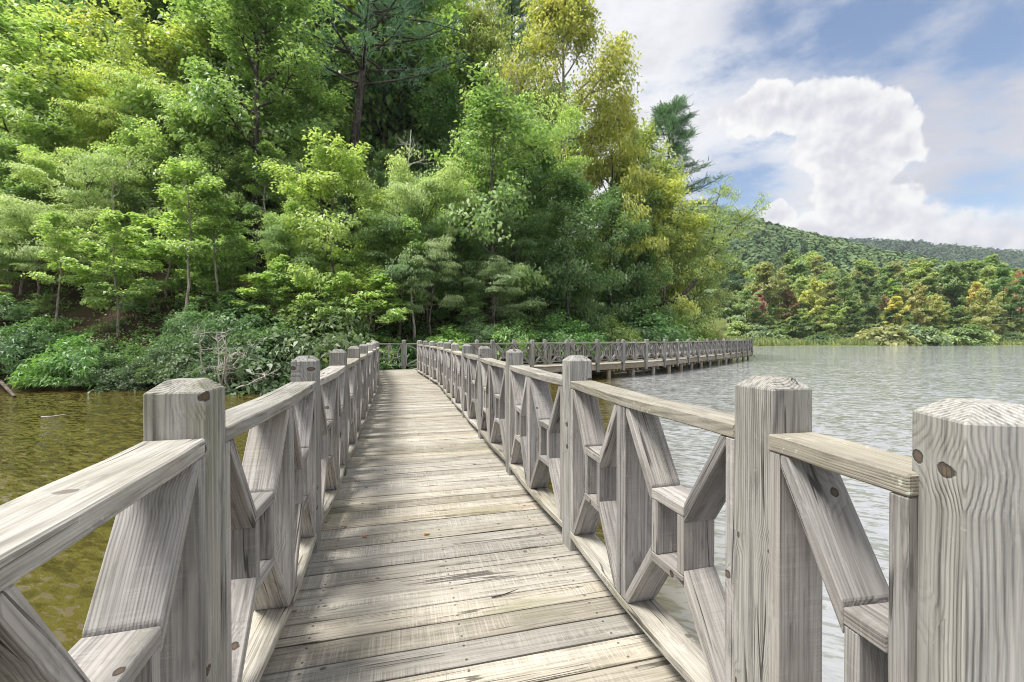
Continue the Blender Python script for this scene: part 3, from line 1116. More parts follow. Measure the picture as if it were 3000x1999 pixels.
def gen_tree(seed, H, Rc, base=0.25, nl=16, subs=5, leaf=0.15, lw=0.62, npc=46, cr=0.62, flat=0.42, el0=8, el1=62, wide=0.45,
             tr=None, lean=(0, 0), wander=0.05, sides=7, gaps=0.0, droop=0.25, spread=0.75, umbrella=False, stems=1, curl=0.25, bare=0.0):
    """trunk mesh + crown mesh of one broadleaf tree; base at the origin"""
    rg = np.random.default_rng(seed)
    tr = tr or H * 0.013
    T, cen, rad = [], [], []
    for sidx in range(stems):
        k = 9
        zz = np.linspace(-0.5, H * (0.93 if not umbrella else 0.80), k)
        wx = np.cumsum(rg.normal(0, wander, k)) * H / 10
        wy = np.cumsum(rg.normal(0, wander, k)) * H / 10
        f = np.clip(zz / H, 0, 1)
        sa = sidx * 2.4 + rg.uniform(0, 1)
        sp = 0.0 if stems == 1 else 0.22 * H
        tp = np.stack([wx - wx[0] + lean[0] * f * H + math.cos(sa) * sp * f, wy - wy[0] + lean[1] * f * H + math.sin(sa) * sp * f, zz], -1)
        rr = tr * (1 - 0.86 * np.clip(f * 1.05, 0, 1)) * (1.0 if stems == 1 else 0.75)
        rr[0] *= 1.35
        T.append((tp, rr))
        nls = max(4, nl // stems)
        for i in range(nls):
            q = (i + rg.uniform(0.2, 0.8)) / nls
            t = base + (1 - base) * q ** 0.9
            if umbrella:
                t = base + (1 - base) * q
            o = at_path(tp, min(0.99, t))
            az = i * 2.399 + rg.normal(0, 0.35) + sidx
            prof = math.sqrt(max(0.06, 1 - ((q - wide) / (1.02 - wide if q > wide else wide + 0.25)) ** 2))
            L = Rc * prof * rg.uniform(0.72, 1.18)
            if rg.random() < gaps:
                continue
            el = R(el0 + (el1 - el0) * q ** 1.2 + rg.normal(0, 13))
            lp = limb_path(rg, o, az, el, L, 6, curl)
            r0 = tr * 0.42 * (1 - 0.6 * q)
            T.append((lp, r0 * np.linspace(1, 0.18, 6)))
            for u_ in (0.5, 0.7, 0.86, 1.0):
                cen.append(at_path(lp, u_) + rg.normal(0, 0.2, 3) * Rc / 3)
                rad.append(cr * rg.uniform(0.7, 1.2))
            for s in range(subs):
                u_ = 0.3 + 0.65 * (s + rg.uniform(0, 1)) / subs
                so_ = at_path(lp, u_)
                saz = az + (1 if s % 2 else -1) * rg.uniform(0.5, 1.25)
                sl = L * rg.uniform(0.28, 0.5) * (1.15 - 0.5 * u_)
                spth = limb_path(rg, so_, saz, el * 0.6 + rg.normal(0, 0.15), sl, 4, curl * 0.6)
                T.append((spth, r0 * 0.42 * np.linspace(1, 0.2, 4)))
                if rg.random() < bare:
                    continue
                cen.append(spth[-1]); rad.append(cr * rg.uniform(0.65, 1.15))
                cen.append(at_path(spth, 0.55) + np.array([0, 0, 0.08])); rad.append(cr * rg.uniform(0.5, 0.9))
        cen.append(tp[-1]); rad.append(cr * 0.8)
    cen, rad = np.array(cen), np.array(rad)
    rad = rad * Rc / 3.0
    P = cluster_points(rg, cen, rad, flat, npc)
    axis = np.array([lean[0] * H * .5, lean[1] * H * .5, H * 0.5])
    outw = unit(P - axis)
    V, Q, t = leaves(rg, P, None, leaf, lw, 0.9, spread, outw, droop)
    tv, tq = tubes(T, sides)
    return np_mesh("trunk", tv, tq, smooth=True), np_mesh("crown", V, Q, t)


def gen_pine(seed, H, Rc, base=0.3, tr=None, lean=(0, 0), tufts=11, nn=15, top=0.12, needle=0.34, gap=0.75):
    rg = np.random.default_rng(seed)
    tr = tr or H * 0.012
    k = 10
    zz = np.linspace(-0.5, H, k)
    f = np.clip(zz / H, 0, 1)
    tp = np.stack([np.cumsum(rg.normal(0, 0.03, k)) + lean[0] * f * H, np.cumsum(rg.normal(0, 0.03, k)) + lean[1] * f * H, zz], -1)
    T = [(tp, tr * (1 - 0.9 * f))]
    C, O = [], []
    z = base * H
    az = 0.0
    while z < H * 0.985:
        q = (z / H - base) / (1 - base)
        for j in range(rg.integers(3, 6)):
            az += 2.2 + rg.normal(0, 0.4)
            L = Rc * (top + (1 - top) * (1 - q) ** 0.8) * rg.uniform(0.55, 1.2)
            if rg.random() < 0.10:
                L *= 1.3
            o = at_path(tp, min(0.995, (z + 0.5) / (H + 0.5)))
            lp = limb_path(rg, o, az, R(2 + 32 * q ** 1.5 + rg.normal(0, 7)), L, 6, 0.30, 0.07)
            T.append((lp, tr * 0.26 * (1 - 0.6 * q) * np.linspace(1, 0.2, 6)))
            for s in range(tufts):
                u_ = 0.32 + 0.68 * (s + rg.uniform(0, 1)) / tufts
                c = at_path(lp, u_)
                side = (1 if s % 2 else -1) * rg.uniform(0.0, 0.26) * L * (1.15 - u_)
                c = c + np.array([-math.sin(az) * side, math.cos(az) * side, rg.uniform(0, 0.08)])
                C.append(c)
                O.append([math.cos(az) * 0.7, math.sin(az) * 0.7, 0.35])
        z += rg.uniform(0.5, 0.9) * gap * H / 18
    C, O = np.array(C), np.array(O)
    n = len(C)
    d = unit(rg.normal(0, 0.75, (n, nn, 3)) + O[:, None, :] + np.array([0, 0, 0.35]))
    L = needle * rg.uniform(0.7, 1.25, (n, nn, 1))
    st = C[:, None, :] + rg.normal(0, 0.10, (n, nn, 3))
    side = unit(np.cross(d, rg.normal(0, 1, (n, nn, 3))))
    W = needle * 0.10
    p = np.stack([st - side * W * 0.5, st + side * W * 0.5, st + d * L + side * W * 0.3, st + d * L - side * W * 0.3], 2).reshape(-1, 3)
    Q = np.arange(len(p)).reshape(-1, 4)
    t = np.repeat(np.clip(rg.normal(0.5, 0.2, n * nn), 0, 1), 4)
    tv, tq = tubes(T, 6)
    return np_mesh("trunk", tv, tq, smooth=True), np_mesh("crown", p, Q, t)


def gen_shrub(seed, Rx, H, nc=120, npc=70, leaf=0.15, lw=0.34, cr=0.30, whorl=True, spread=0.7):
    rg = np.random.default_rng(seed)
    T = []
    for i in range(9):
        az = i * 2.4
        lp = limb_path(rg, (0, 0, -0.25), az, R(rg.uniform(40, 80)), H * rg.uniform(0.7, 1.0), 5, 0.1, 0.14)
        T.append((lp, 0.03 * np.linspace(1, 0.2, 5)))
    u = unit(rg.normal(0, 1, (nc, 3)))
    u[:, 2] = np.abs(u[:, 2]) * 1.0 - 0.12
    r = rg.uniform(0.62, 1.04, (nc, 1))
    cen = u * r * np.array([Rx, Rx, H])
    ang = np.arctan2(u[:, 1], u[:, 0])
    lob = 1 + 0.14 * np.sin(ang * 3 + seed) + 0.10 * np.sin(ang * 5 + 2 * seed) 
    cen[:, :2] *= lob[:, None]
    cen[:, 2] = np.maximum(cen[:, 2] * (1 + 0.15 * np.sin(ang * 2 + seed * 1.7)), 0.05)
    P = cluster_points(rg, cen, np.full(nc, cr) * rg.uniform(0.7, 1.3, nc), 0.55, npc)
    outw = unit(P - np.array([0, 0, H * 0.2]))
    V, Q, t = leaves(rg, P, None, leaf, lw, 0.5, spread, outw * 1.3, 0.3)
    tv, tq = tubes(T, 5)
    return np_mesh("stems", tv, tq, smooth=True), np_mesh("foliage", V, Q, t)


PROTO = {}
# broad, layered maples
PROTO['maple'] = [(gen_tree(11, 9, 3.2, base=0.18, nl=20, subs=5, cr=0.66, npc=44, leaf=0.19, flat=0.55), M_BARK, 9.0),
                  (gen_tree(12, 9, 3.0, base=0.14, nl=22, subs=5, cr=0.60, npc=44, leaf=0.18, flat=0.6, wander=0.10), M_BARK, 9.0),
                  (gen_tree(13, 9, 3.5, base=0.22, nl=19, subs=6, cr=0.62, npc=42, leaf=0.195, flat=0.5, wander=0.08), M_BARK_PALE, 9.0)]
# dense dark crowns
PROTO['dense'] = [(gen_tree(21, 10, 3.6, base=0.06, nl=26, subs=6, cr=0.70, npc=46, leaf=0.20, flat=0.7, el0=-8), M_BARK_DARK, 10.0),
                  (gen_tree(22, 10, 3.4, base=0.05, nl=28, subs=5, cr=0.66, npc=48, leaf=0.19, flat=0.7, el0=-5, wander=0.08), M_BARK_DARK, 10.0)]
# tall forest trees with a long bare trunk
PROTO['tall'] = [(gen_tree(31, 17, 4.2, base=0.40, nl=24, subs=6, cr=0.66, npc=50, leaf=0.24, flat=0.6, tr=0.26), M_BARK_DARK, 17.0),
                 (gen_tree(32, 17, 3.8, base=0.34, nl=26, subs=6, cr=0.62, npc=50, leaf=0.24, flat=0.6, tr=0.24, lean=(0.06, 0.0)), M_BARK, 17.0)]
# feathery flat-topped trees
PROTO['feather'] = [(gen_tree(41, 7, 3.2, base=0.50, nl=13, subs=7, cr=0.74, npc=100, leaf=0.125, lw=0.40, flat=0.20, el0=10, el1=44, umbrella=True, wander=0.10, spread=0.5, droop=0.5), M_BARK, 7.0),
                    (gen_tree(42, 7, 2.9, base=0.46, nl=13, subs=7, cr=0.70, npc=100, leaf=0.12, lw=0.40, flat=0.22, el0=0, el1=40, umbrella=True, wander=0.14, spread=0.5, droop=0.5, lean=(0.06, 0.0)), M_BARK, 7.0)]
# open crown, limbs showing
PROTO['open'] = [(gen_tree(51, 16, 5.0, base=0.42, nl=20, subs=7, cr=0.56, npc=62, leaf=0.21, lw=0.5, flat=0.5, el0=22, el1=72, wide=0.35, curl=0.5, tr=0.22, droop=0.5, spread=0.9), M_BARK_PALE, 16.0),
                 (gen_tree(52, 12, 4.2, base=0.30, nl=18, subs=7, cr=0.58, npc=62, leaf=0.20, lw=0.5, flat=0.5, el0=10, el1=60, curl=0.4, tr=0.18, droop=0.5, spread=0.9), M_BARK, 12.0)]
PROTO['sapling'] = [(gen_tree(61, 5, 1.7, base=0.22, nl=13, subs=4, cr=0.72, npc=44, leaf=0.165, flat=0.5, wander=0.09, tr=0.055), M_BARK_PALE, 5.0),
                    (gen_tree(62, 5, 2.0, base=0.30, nl=13, subs=4, cr=0.74, npc=44, leaf=0.17, flat=0.5, stems=2, wander=0.09, tr=0.06), M_BARK_PALE, 5.0)]
PROTO['slim'] = [(gen_tree(65, 10, 1.5, base=0.45, nl=15, subs=4, cr=0.95, npc=34, leaf=0.18, flat=0.6, wander=0.09, tr=0.11), M_BARK_PALE, 10.0),
                 (gen_tree(66, 10, 1.7, base=0.52, nl=13, subs=4, cr=0.95, npc=34, leaf=0.18, flat=0.6, wander=0.12, tr=0.10, lean=(0.05, 0.0)), M_BARK_PALE, 10.0)]
PROTO['pine'] = [(gen_pine(71, 22, 4.4, base=0.22, tufts=12, nn=14), M_BARK_DARK, 22.0),
                 (gen_pine(72, 24, 6.0, base=0.42, tufts=13, nn=15, lean=(0.13, 0.0), tr=0.34, top=0.25), M_BARK_DARK, 24.0)]
PROTO['shrub'] = [(gen_shrub(81, 1.25, 1.5, nc=150, npc=50, leaf=0.15, lw=0.30), M_BARK, 1.5),
                  (gen_shrub(82, 1.3, 1.3, nc=140, npc=50, leaf=0.12, lw=0.5, cr=0.32), M_BARK, 1.3),
                  (gen_shrub(83, 1.2, 1.7, nc=150, npc=60, leaf=0.10, lw=0.42, cr=0.34), M_BARK, 1.7)]
LEAFMAT = {'feather': M_FINE, 'pine': M_NEEDLE}
for kd, lst in PROTO.items():
    for (tm, cm), bark, h in lst:
        tm.materials.append(bark)
        cm.materials.append(LEAFMAT.get(kd, M_LEAF))

NAMES = {'maple': 'maple_tree', 'dense': 'broadleaf_tree', 'tall': 'forest_tree', 'feather': 'mimosa_tree', 'open': 'poplar_tree', 'sapling': 'young_tree', 'slim': 'slender_tree',
         'pine': 'pine_tree', 'shrub': 'shrub'}
TRNG = random.Random(5)


def plant(kind, v, x, y, z, height, color, label, group=None, rz=None, wx=1.0, name=None, cat=None, bark=None):
    (tm, cm), bk, h = PROTO[kind][v % len(PROTO[kind])]
    rz = TRNG.uniform(0, 6.28) if rz is None else rz
    e = empty(name or NAMES[kind], (x, y, z), rz)
    s = height / h
    e.scale = (s * wx, s * wx, s)
    tag(e, label, cat or ('shrub' if kind == 'shrub' else 'tree'), group)
    t = link(bpy.data.objects.new("stem" if kind == 'shrub' else "trunk", tm), e)
    c = link(bpy.data.objects.new("foliage" if kind == 'shrub' else "crown", cm), e)
    c.color = (*color, 1)
    return e


def tree_at(kind, v, px, d, top, color, label, group=None, wx=1.0, rz=None, name=None):
    """tree on the near hillside: photograph column px, distance d, its top at photograph row top"""
    x = (px - 1500) / F * d
    z = gz(x, d)
    ztop = EYE + (988 - top) / F * d
    return plant(kind, v, x, d, z - 0.1, max(1.0, ztop - z), color, label, group, rz, wx, name)


YG = (0.42, 0.51, 0.085)      # bright yellow green
LG = (0.30, 0.43, 0.105)      # light green
MG = (0.185, 0.305, 0.075)      # mid green
DG = (0.105, 0.205, 0.055)      # deep green
PG = (0.35, 0.45, 0.17)      # pale feathery green
GD = (0.45, 0.42, 0.045)      # gold
BG = (0.1, 0.2, 0.1)      # blue green pine
OL = (0.28, 0.31, 0.085)

T_ = tree_at
# lower slope, left to right
T_('feather', 0, 110, 21.5, 575, PG, "feathery pale tree at the far left with rough brown trunk above the shrubs", rz=0.3)
T_('sapling', 1, 330, 20.0, 745, LG, "small maple with whitish trunk and silvery leaf tiers above the bright shrub", wx=1.25)
T_('sapling', 0, 490, 22.5, 630, LG, "low tiered tree with thin reddish trunk and one wide flat leaf layer", wx=1.5)
T_('feather', 1, 240, 25.0, 395, (0.320, 0.432, 0.120), "yellowish feathery tree rising above the white stem on the left slope", wx=0.9)
T_('maple', 1, 30, 25.0, 430, MG, "mid green tree cut by the left edge halfway up the picture")
T_('maple', 2, 400, 27.5, 410, LG, "slender maple with pale straight stem on the left slope", wx=0.75)
T_('maple', 0, 545, 27.5, 330, LG, "light green maple with a kinked pale trunk, left slope", wx=0.8)
T_('tall', 0, 745, 27.2, -60, MG, "tall tree with straight dark trunk standing on open leaf litter")
T_('maple', 1, 985, 21.6, 440, (0.31, 0.42, 0.095), "bright yellow green maple just beyond the end of the walkway", wx=0.95)
T_('maple', 0, 860, 24.0, 600, LG, "light green maple crowding the left of the bright yellow green one", wx=0.8)
T_('feather', 0, 1250, 23.5, 470, PG, "pale feathery flat-topped tree above the dock's near corner", wx=0.78, rz=2.0)
T_('feather', 1, 1262, 21.6, 665, (0.248, 0.336, 0.136), "slim mimosa with a bent bare stem rising behind the end railing", wx=0.62, rz=3.6)
T_('maple', 0, 1440, 25.5, 320, MG, "full green maple with silvery leaf undersides behind the dock", wx=0.95)
T_('feather', 0, 1450, 23.0, 755, (0.232, 0.328, 0.152), "low grey green feathery tree spreading over the dock's inner railing", wx=1.0, rz=1.0)
T_('dense', 0, 1660, 28.0, 540, DG, "dense deep green tree hanging low behind the dock", wx=0.9)
T_('dense', 1, 1570, 31.0, 400, (0.088, 0.200, 0.045), "dark green tree behind the full maple", wx=0.8)
T_('dense', 0, 1790, 33.0, 590, DG, "dark rounded tree below the gold branches", wx=0.8)
T_('dense', 1, 1880, 35.0, 720, (0.096, 0.200, 0.040), "dark low tree at the water's edge beside the leaning locust", wx=0.9)
T_('open', 0, 1655, 35.0, 25, (0.34, 0.36, 0.07), "tall open yellow green tree with forked limbs against the sky", wx=0.92, rz=0.9)
T_('open', 1, 1795, 36.5, 350, (0.40, 0.43, 0.06), "golden yellow tree spreading below the tall forked one", wx=0.78)
T_('pine', 0, 1958, 46.0, 300, BG, "dark pine standing against the clouds above the leaning locust", wx=1.7)
T_('maple', 2, 1950, 38.5, 570, (0.384, 0.432, 0.080), "yellow green tree at the foot of the dark pine", wx=0.75)
T_('maple', 0, 1885, 37.5, 640, (0.24, 0.33, 0.07), "yellow green tree left of the leaning locust's upright limb", wx=0.85)
T_('maple', 1, 1990, 41.0, 660, (0.27, 0.35, 0.09), "pale yellow green tree behind the leaning locust's crown", wx=0.95)
T_('maple', 2, 2035, 44.5, 730, (0.28, 0.34, 0.11), "straw green tree furthest out on the point", wx=0.95)
T_('dense', 0, 1500, 27.0, 620, (0.12, 0.23, 0.05), "mid green tree behind the low grey green feathery one", wx=0.8)
T_('slim', 0, 345, 19.5, 600, LG, "slender tree with a chalky pale stem behind the silvery leaf tiers")
T_('slim', 1, 545, 20.2, 470, LG, "slender tree with a kinked pale stem in the left middle of the bank")
T_('slim', 0, 640, 21.0, 500, MG, "thin grey-stemmed tree left of the straight dark trunk")
T_('slim', 1, 165, 19.3, 620, LG, "slender pale-stemmed tree behind the far left feathery tree")
T_('slim', 0, 1215, 20.9, 620, MG, "slender tree with one long bare stem right behind the end railing post")
T_('slim', 1, 900, 30.0, 250, MG, "thin stem rising in the dark gap beside the huge pine")
T_('slim', 0, 60, 24.0, 480, MG, "thin stem at the far left edge of the bank")
T_('slim', 1, 790, 25.5, 420, MG, "slender grey stem right of the straight dark trunk")
T_('maple', 0, 1875, 41.0, 400, (0.26, 0.33, 0.07), "leafy olive green tree closing the gap left of the dark pine", wx=0.62)
T_('dense', 1, 1925, 43.0, 520, (0.14, 0.25, 0.06), "green tree crowding the dark pine's trunk", wx=0.62)
T_('dense', 0, 1830, 39.0, 520, (0.16, 0.27, 0.06), "mid green tree under the golden yellow one", wx=0.7)
# middle and upper slope
T_('maple', 0, 90, 31.0, 60, LG, "large bright green maple filling the upper left corner", wx=1.05)
T_('maple', 1, 250, 33.0, 150, YG, "yellowish maple below the bare pale trunk, upper left")
T_('maple', 2, 475, 32.0, 120, (0.336, 0.400, 0.072), "yellow tinged maple with a dark hollow in its crown, upper left", wx=0.9)
T_('maple', 0, 640, 33.5, 30, LG, "bright green maple in the upper left centre", wx=0.95)
T_('tall', 1, 370, 37.0, -160, MG, "pale bare-trunked tree showing between bright crowns at the top left", wx=0.8)
T_('tall', 0, 900, 41.0, -150, (0.112, 0.224, 0.072), "dark leaning oak with thick trunk in the shaded gap")
T_('pine', 1, 1000, 33.0, -420, (0.088, 0.208, 0.112), "huge pine with leaning dark trunk and long boughs at the top centre", wx=1.05, rz=0.0)
T_('dense', 1, 830, 33.0, 330, MG, "mid green tree in front of the dark leaning oak", wx=0.8)
T_('dense', 0, 1130, 33.0, 470, DG, "deep green tree filling the shade behind the yellow green maple", wx=0.8)
T_('dense', 1, 1290, 36.0, 280, (0.080, 0.184, 0.048), "dark green tree under the pine's lowest bough", wx=0.85)
T_('maple', 2, 770, 36.0, 60, MG, "green maple left of the huge pine", wx=0.9)
T_('dense', 0, 1180, 45.0, 60, DG, "shaded green tree behind the pine's trunk")
T_('open', 1, 1430, 44.0, 90, (0.25, 0.31, 0.07), "yellow green tree showing between the pine boughs", wx=0.8)
T_('pine', 0, 1500, 52.0, -60, BG, "pine behind the gold tree with boughs reaching into the sky", wx=1.1)
T_('maple', 1, 570, 24.5, 560, MG, "green maple beside the dark trunk on the left slope", wx=0.75)
T_('sapling', 1, 690, 23.0, 690, MG, "sapling with mottled leaves on the open litter slope", wx=1.2)
T_('sapling', 0, 820, 21.5, 760, LG, "young pale-stemmed tree left of the yellow green maple", wx=1.2)
T_('sapling', 1, 1090, 21.6, 770, LG, "young tree leaning over the end of the walkway", wx=1.1)
T_('sapling', 0, 1370, 23.0, 850, MG, "sapling at the foot of the full maple", wx=1.2)
T_('maple', 2, 1720, 31.0, 760, MG, "broad low maple spreading right behind the dock railing", wx=1.0)
T_('feather', 1, 180, 23.0, 650, PG, "feathery tree crossing the rough brown trunk at far left", wx=0.9)
T_('maple', 1, 120, 28.5, 300, LG, "light green maple between the corner maple and the feathery trees", wx=0.85)
T_('dense', 1, 660, 29.5, 420, MG, "leafy green tree left of the straight dark trunk", wx=0.7)

# crowded lower and middle slope: leafy trees that nothing tells apart
CR = random.Random(41)
ORD = ("first second third fourth fifth sixth seventh eighth ninth tenth eleventh twelfth thirteenth fourteenth fifteenth sixteenth seventeenth eighteenth "
       "nineteenth twentieth twenty-first twenty-second twenty-third twenty-fourth twenty-fifth twenty-sixth twenty-seventh twenty-eighth twenty-ninth "
       "thirtieth thirty-first thirty-second thirty-third thirty-fourth thirty-fifth").split()
TIER = {20.5: "lowest tier above the shoreline shrubs", 23.5: "second tier up the bank", 27.0: "third tier up the bank", 31.0: "fourth tier up the bank", 35.5: "top tier of the bank"}
WORD = {'maple': 'leafy maple', 'dense': 'dense tree', 'feather': 'feathery tree', 'sapling': 'slim sapling'}
for d0, n0, lo, hi, x0, x1 in ((20.5, 8, 790, 890, -80, 1150), (23.5, 9, 600, 740, -150, 1500), (27.0, 11, 420, 560, -150, 1560), (31.0, 13, 230, 380, -150, 1600), (35.5, 12, 60, 220, -150, 1500)):
    for i in range(n0):
        px = x0 + (x1 - x0) * (i + CR.uniform(0.15, 0.85)) / n0
        if d0 > 22 and 690 < px < 800 and d0 < 30:
            continue
        if d0 > 30 and 980 < px < 1500:
            continue
        kd = 'sapling' if d0 < 22 else CR.choice(['maple', 'maple', 'maple', 'feather', 'dense'] if px < 1050 else ['maple', 'dense', 'dense', 'maple', 'feather'])
        c = CR.choice([MG, LG, MG, MG, (0.20, 0.30, 0.08)] if d0 < 28 and px < 900 else [LG, LG, YG, MG, (0.27, 0.37, 0.08)] if px < 700 or d0 < 25 and px < 1000 else [MG, DG, MG, LG, DG])
        T_(kd, CR.randrange(3), px, d0 + CR.uniform(-1.3, 1.3), CR.uniform(lo, hi), c, "%s in the %s, %s from the left" % (WORD[kd], TIER[d0], ORD[i]), "crowded trees on the bank", CR.uniform(0.75, 1.05) if kd != 'sapling' else CR.uniform(1.1, 1.5))

# closed canopy further up the slope: alike trees
FR = random.Random(17)
for i in range(46):
    px = -250 + i * 42 + FR.uniform(-20, 20)
    d = FR.uniform(40, 58)
    top = FR.uniform(-260, 60) if px < 1250 else FR.uniform(120, 330) + (px - 1250) * 0.35
    kd = FR.choice(['dense', 'maple', 'tall', 'maple', 'dense'])
    c = FR.choice([MG, DG, LG, MG, (0.176, 0.304, 0.064)])
    x = (px - 1500) / F * d
    if shore_dist(np.array([x]), np.array([d]))[0] < 3:
        continue
    T_(kd, FR.randrange(3), px, d, top, c, "green tree deep in the closed canopy further up the slope", "canopy trees further up the slope")

# shoreline shrubs
def shrub(v, px, d, top, color, label, group=None, wx=1.0, low=0.0):
    x = (px - 1500) / F * d
    z = max(gz(x, d), 0.1) - low
    ztop = EYE + (988 - top) / F * d
    return plant('shrub', v, x, d, z, max(0.5, ztop - z), color, label, group, None, wx)


shrub(0, 235, 17.5, 985, (0.10, 0.255, 0.03), "bright green rounded laurel shrub at the waterline", wx=1.05, low=0.35)
shrub(0, 40, 17.9, 955, (0.062, 0.168, 0.037), "dark green shrub beside the bright laurel, cut by the left edge", wx=1.0, low=0.3)
shrub(1, 130, 18.8, 935, (0.075, 0.187, 0.037), "shrub behind the bright laurel at the foot of the rough trunk", wx=0.9)
shrub(1, 395, 18.2, 1015, (0.087, 0.187, 0.037), "small leafy shrub between the bright laurel and the bare branches", wx=0.9, low=0.3)
shrub(2, 500, 18.0, 985, (0.069, 0.150, 0.050), "grey green shrub left of the bare white branches", wx=1.0, low=0.3)
shrub(2, 610, 18.8, 940, (0.075, 0.162, 0.056), "tall bluish shrub behind the bare white branches", wx=1.1, low=0.2)
shrub(2, 730, 18.4, 965, (0.052, 0.125, 0.044), "dark fine-leaved shrub hanging to the water right of the bare branches", wx=1.15, low=0.4)
shrub(1, 830, 18.7, 950, (0.062, 0.144, 0.037), "dark shrub behind the left railing posts", wx=1.1, low=0.3)
shrub(1, 925, 19.2, 890, (0.101, 0.164, 0.055), "silvery leaved shrub behind the left railing's far posts", wx=0.95, low=0.2)
shrub(0, 1020, 19.8, 920, (0.125, 0.225, 0.050), "light green shrub left of the end railing", wx=0.9)
shrub(1, 1110, 20.4, 985, (0.080, 0.224, 0.040), "low leafy shrub seen through the end railing lattice", wx=1.4)
shrub(1, 1175, 20.2, 1000, (0.088, 0.240, 0.040), "low green shrub right behind the end railing post", wx=1.4)
shrub(0, 1320, 21.4, 955, (0.192, 0.384, 0.040), "bright green bush peeping over the dock's inner railing", wx=1.3)
shrub(2, 1400, 22.3, 930, (0.128, 0.240, 0.096), "grey green bush behind the dock's inner railing", wx=1.2)
shrub(1, 1240, 20.9, 990, (0.080, 0.192, 0.040), "low dark bush at the dock's near corner", wx=1.3)
shrub(1, 1500, 22.8, 940, (0.160, 0.320, 0.064), "light leafy bush overhanging the dock's inner railing", wx=1.0)
shrub(1, 1640, 24.5, 930, (0.104, 0.256, 0.048), "green bush behind the third dock post", wx=1.1)
shrub(2, 1740, 26.5, 960, (0.080, 0.184, 0.048), "dark bush in the shade behind the dock", wx=1.2)
shrub(1, 1790, 28.5, 930, (0.208, 0.304, 0.048), "yellow green bush behind the middle of the dock", wx=1.2)
shrub(1, 1860, 31.0, 910, (0.072, 0.176, 0.048), "dark bush below the leaning locust's trunk", wx=1.2)
shrub(0, 1940, 34.5, 900, (0.176, 0.304, 0.048), "leafy bush below the leaning locust's crown", wx=0.8)
shrub(1, 2010, 38.0, 905, (0.240, 0.352, 0.056), "pale bush near the dock's far end", wx=0.7)
shrub(2, 2040, 43.0, 925, (0.240, 0.320, 0.096), "last bush on the point beyond the dock", wx=0.65)
shrub(2, 2085, 49.5, 950, (0.384, 0.384, 0.160), "straw coloured bush on the tip of the point", wx=0.8)
shrub(1, 320, 18.3, 1000, (0.058, 0.125, 0.035), "dark leafy shrub touching the right side of the bright laurel", wx=1.1, low=0.35)
shrub(2, 455, 17.7, 1030, (0.055, 0.109, 0.035), "low dark shrub overhanging the water near the bare branches", wx=1.2, low=0.4)
shrub(1, 570, 17.9, 1010, (0.062, 0.125, 0.039), "leafy shrub at the waterline behind the bare branches", wx=1.2, low=0.4)
shrub(2, 670, 17.8, 1000, (0.051, 0.109, 0.039), "dusky shrub at the waterline behind the second left post", wx=1.2, low=0.4)
shrub(1, 790, 18.0, 990, (0.055, 0.117, 0.035), "shrub overhanging the water behind the left railing", wx=1.2, low=0.4)
shrub(2, 880, 18.6, 960, (0.058, 0.117, 0.039), "fine-leaved shrub behind the left railing's middle posts", wx=1.1, low=0.3)
shrub(1, 340, 17.6, 1050, (0.055, 0.12, 0.035), "low shrub hiding the soil right of the bright laurel", wx=1.5, low=0.4)
shrub(2, 400, 17.4, 1060, (0.05, 0.11, 0.035), "low dark shrub dipping to the water left of the first post", wx=1.5, low=0.4)
shrub(2, 130, 17.5, 1040, (0.05, 0.12, 0.03), "dark shrub wedged between the bright laurel and the left edge", wx=1.2, low=0.4)
shrub(2, 560, 20.2, 890, (0.112, 0.224, 0.080), "bushy shrub on the slope above the bare white branches", wx=1.0)
shrub(1, 690, 20.6, 870, (0.096, 0.208, 0.064), "leafy shrub on the slope right of the open litter", wx=1.0)
shrub(2, 400, 21.4, 850, (0.088, 0.192, 0.056), "dark shrub under the silvery leaf tiers", wx=1.0)
shrub(1, 20, 21.0, 870, (0.080, 0.176, 0.048), "dark shrub in the shade at the far left edge", wx=1.2)

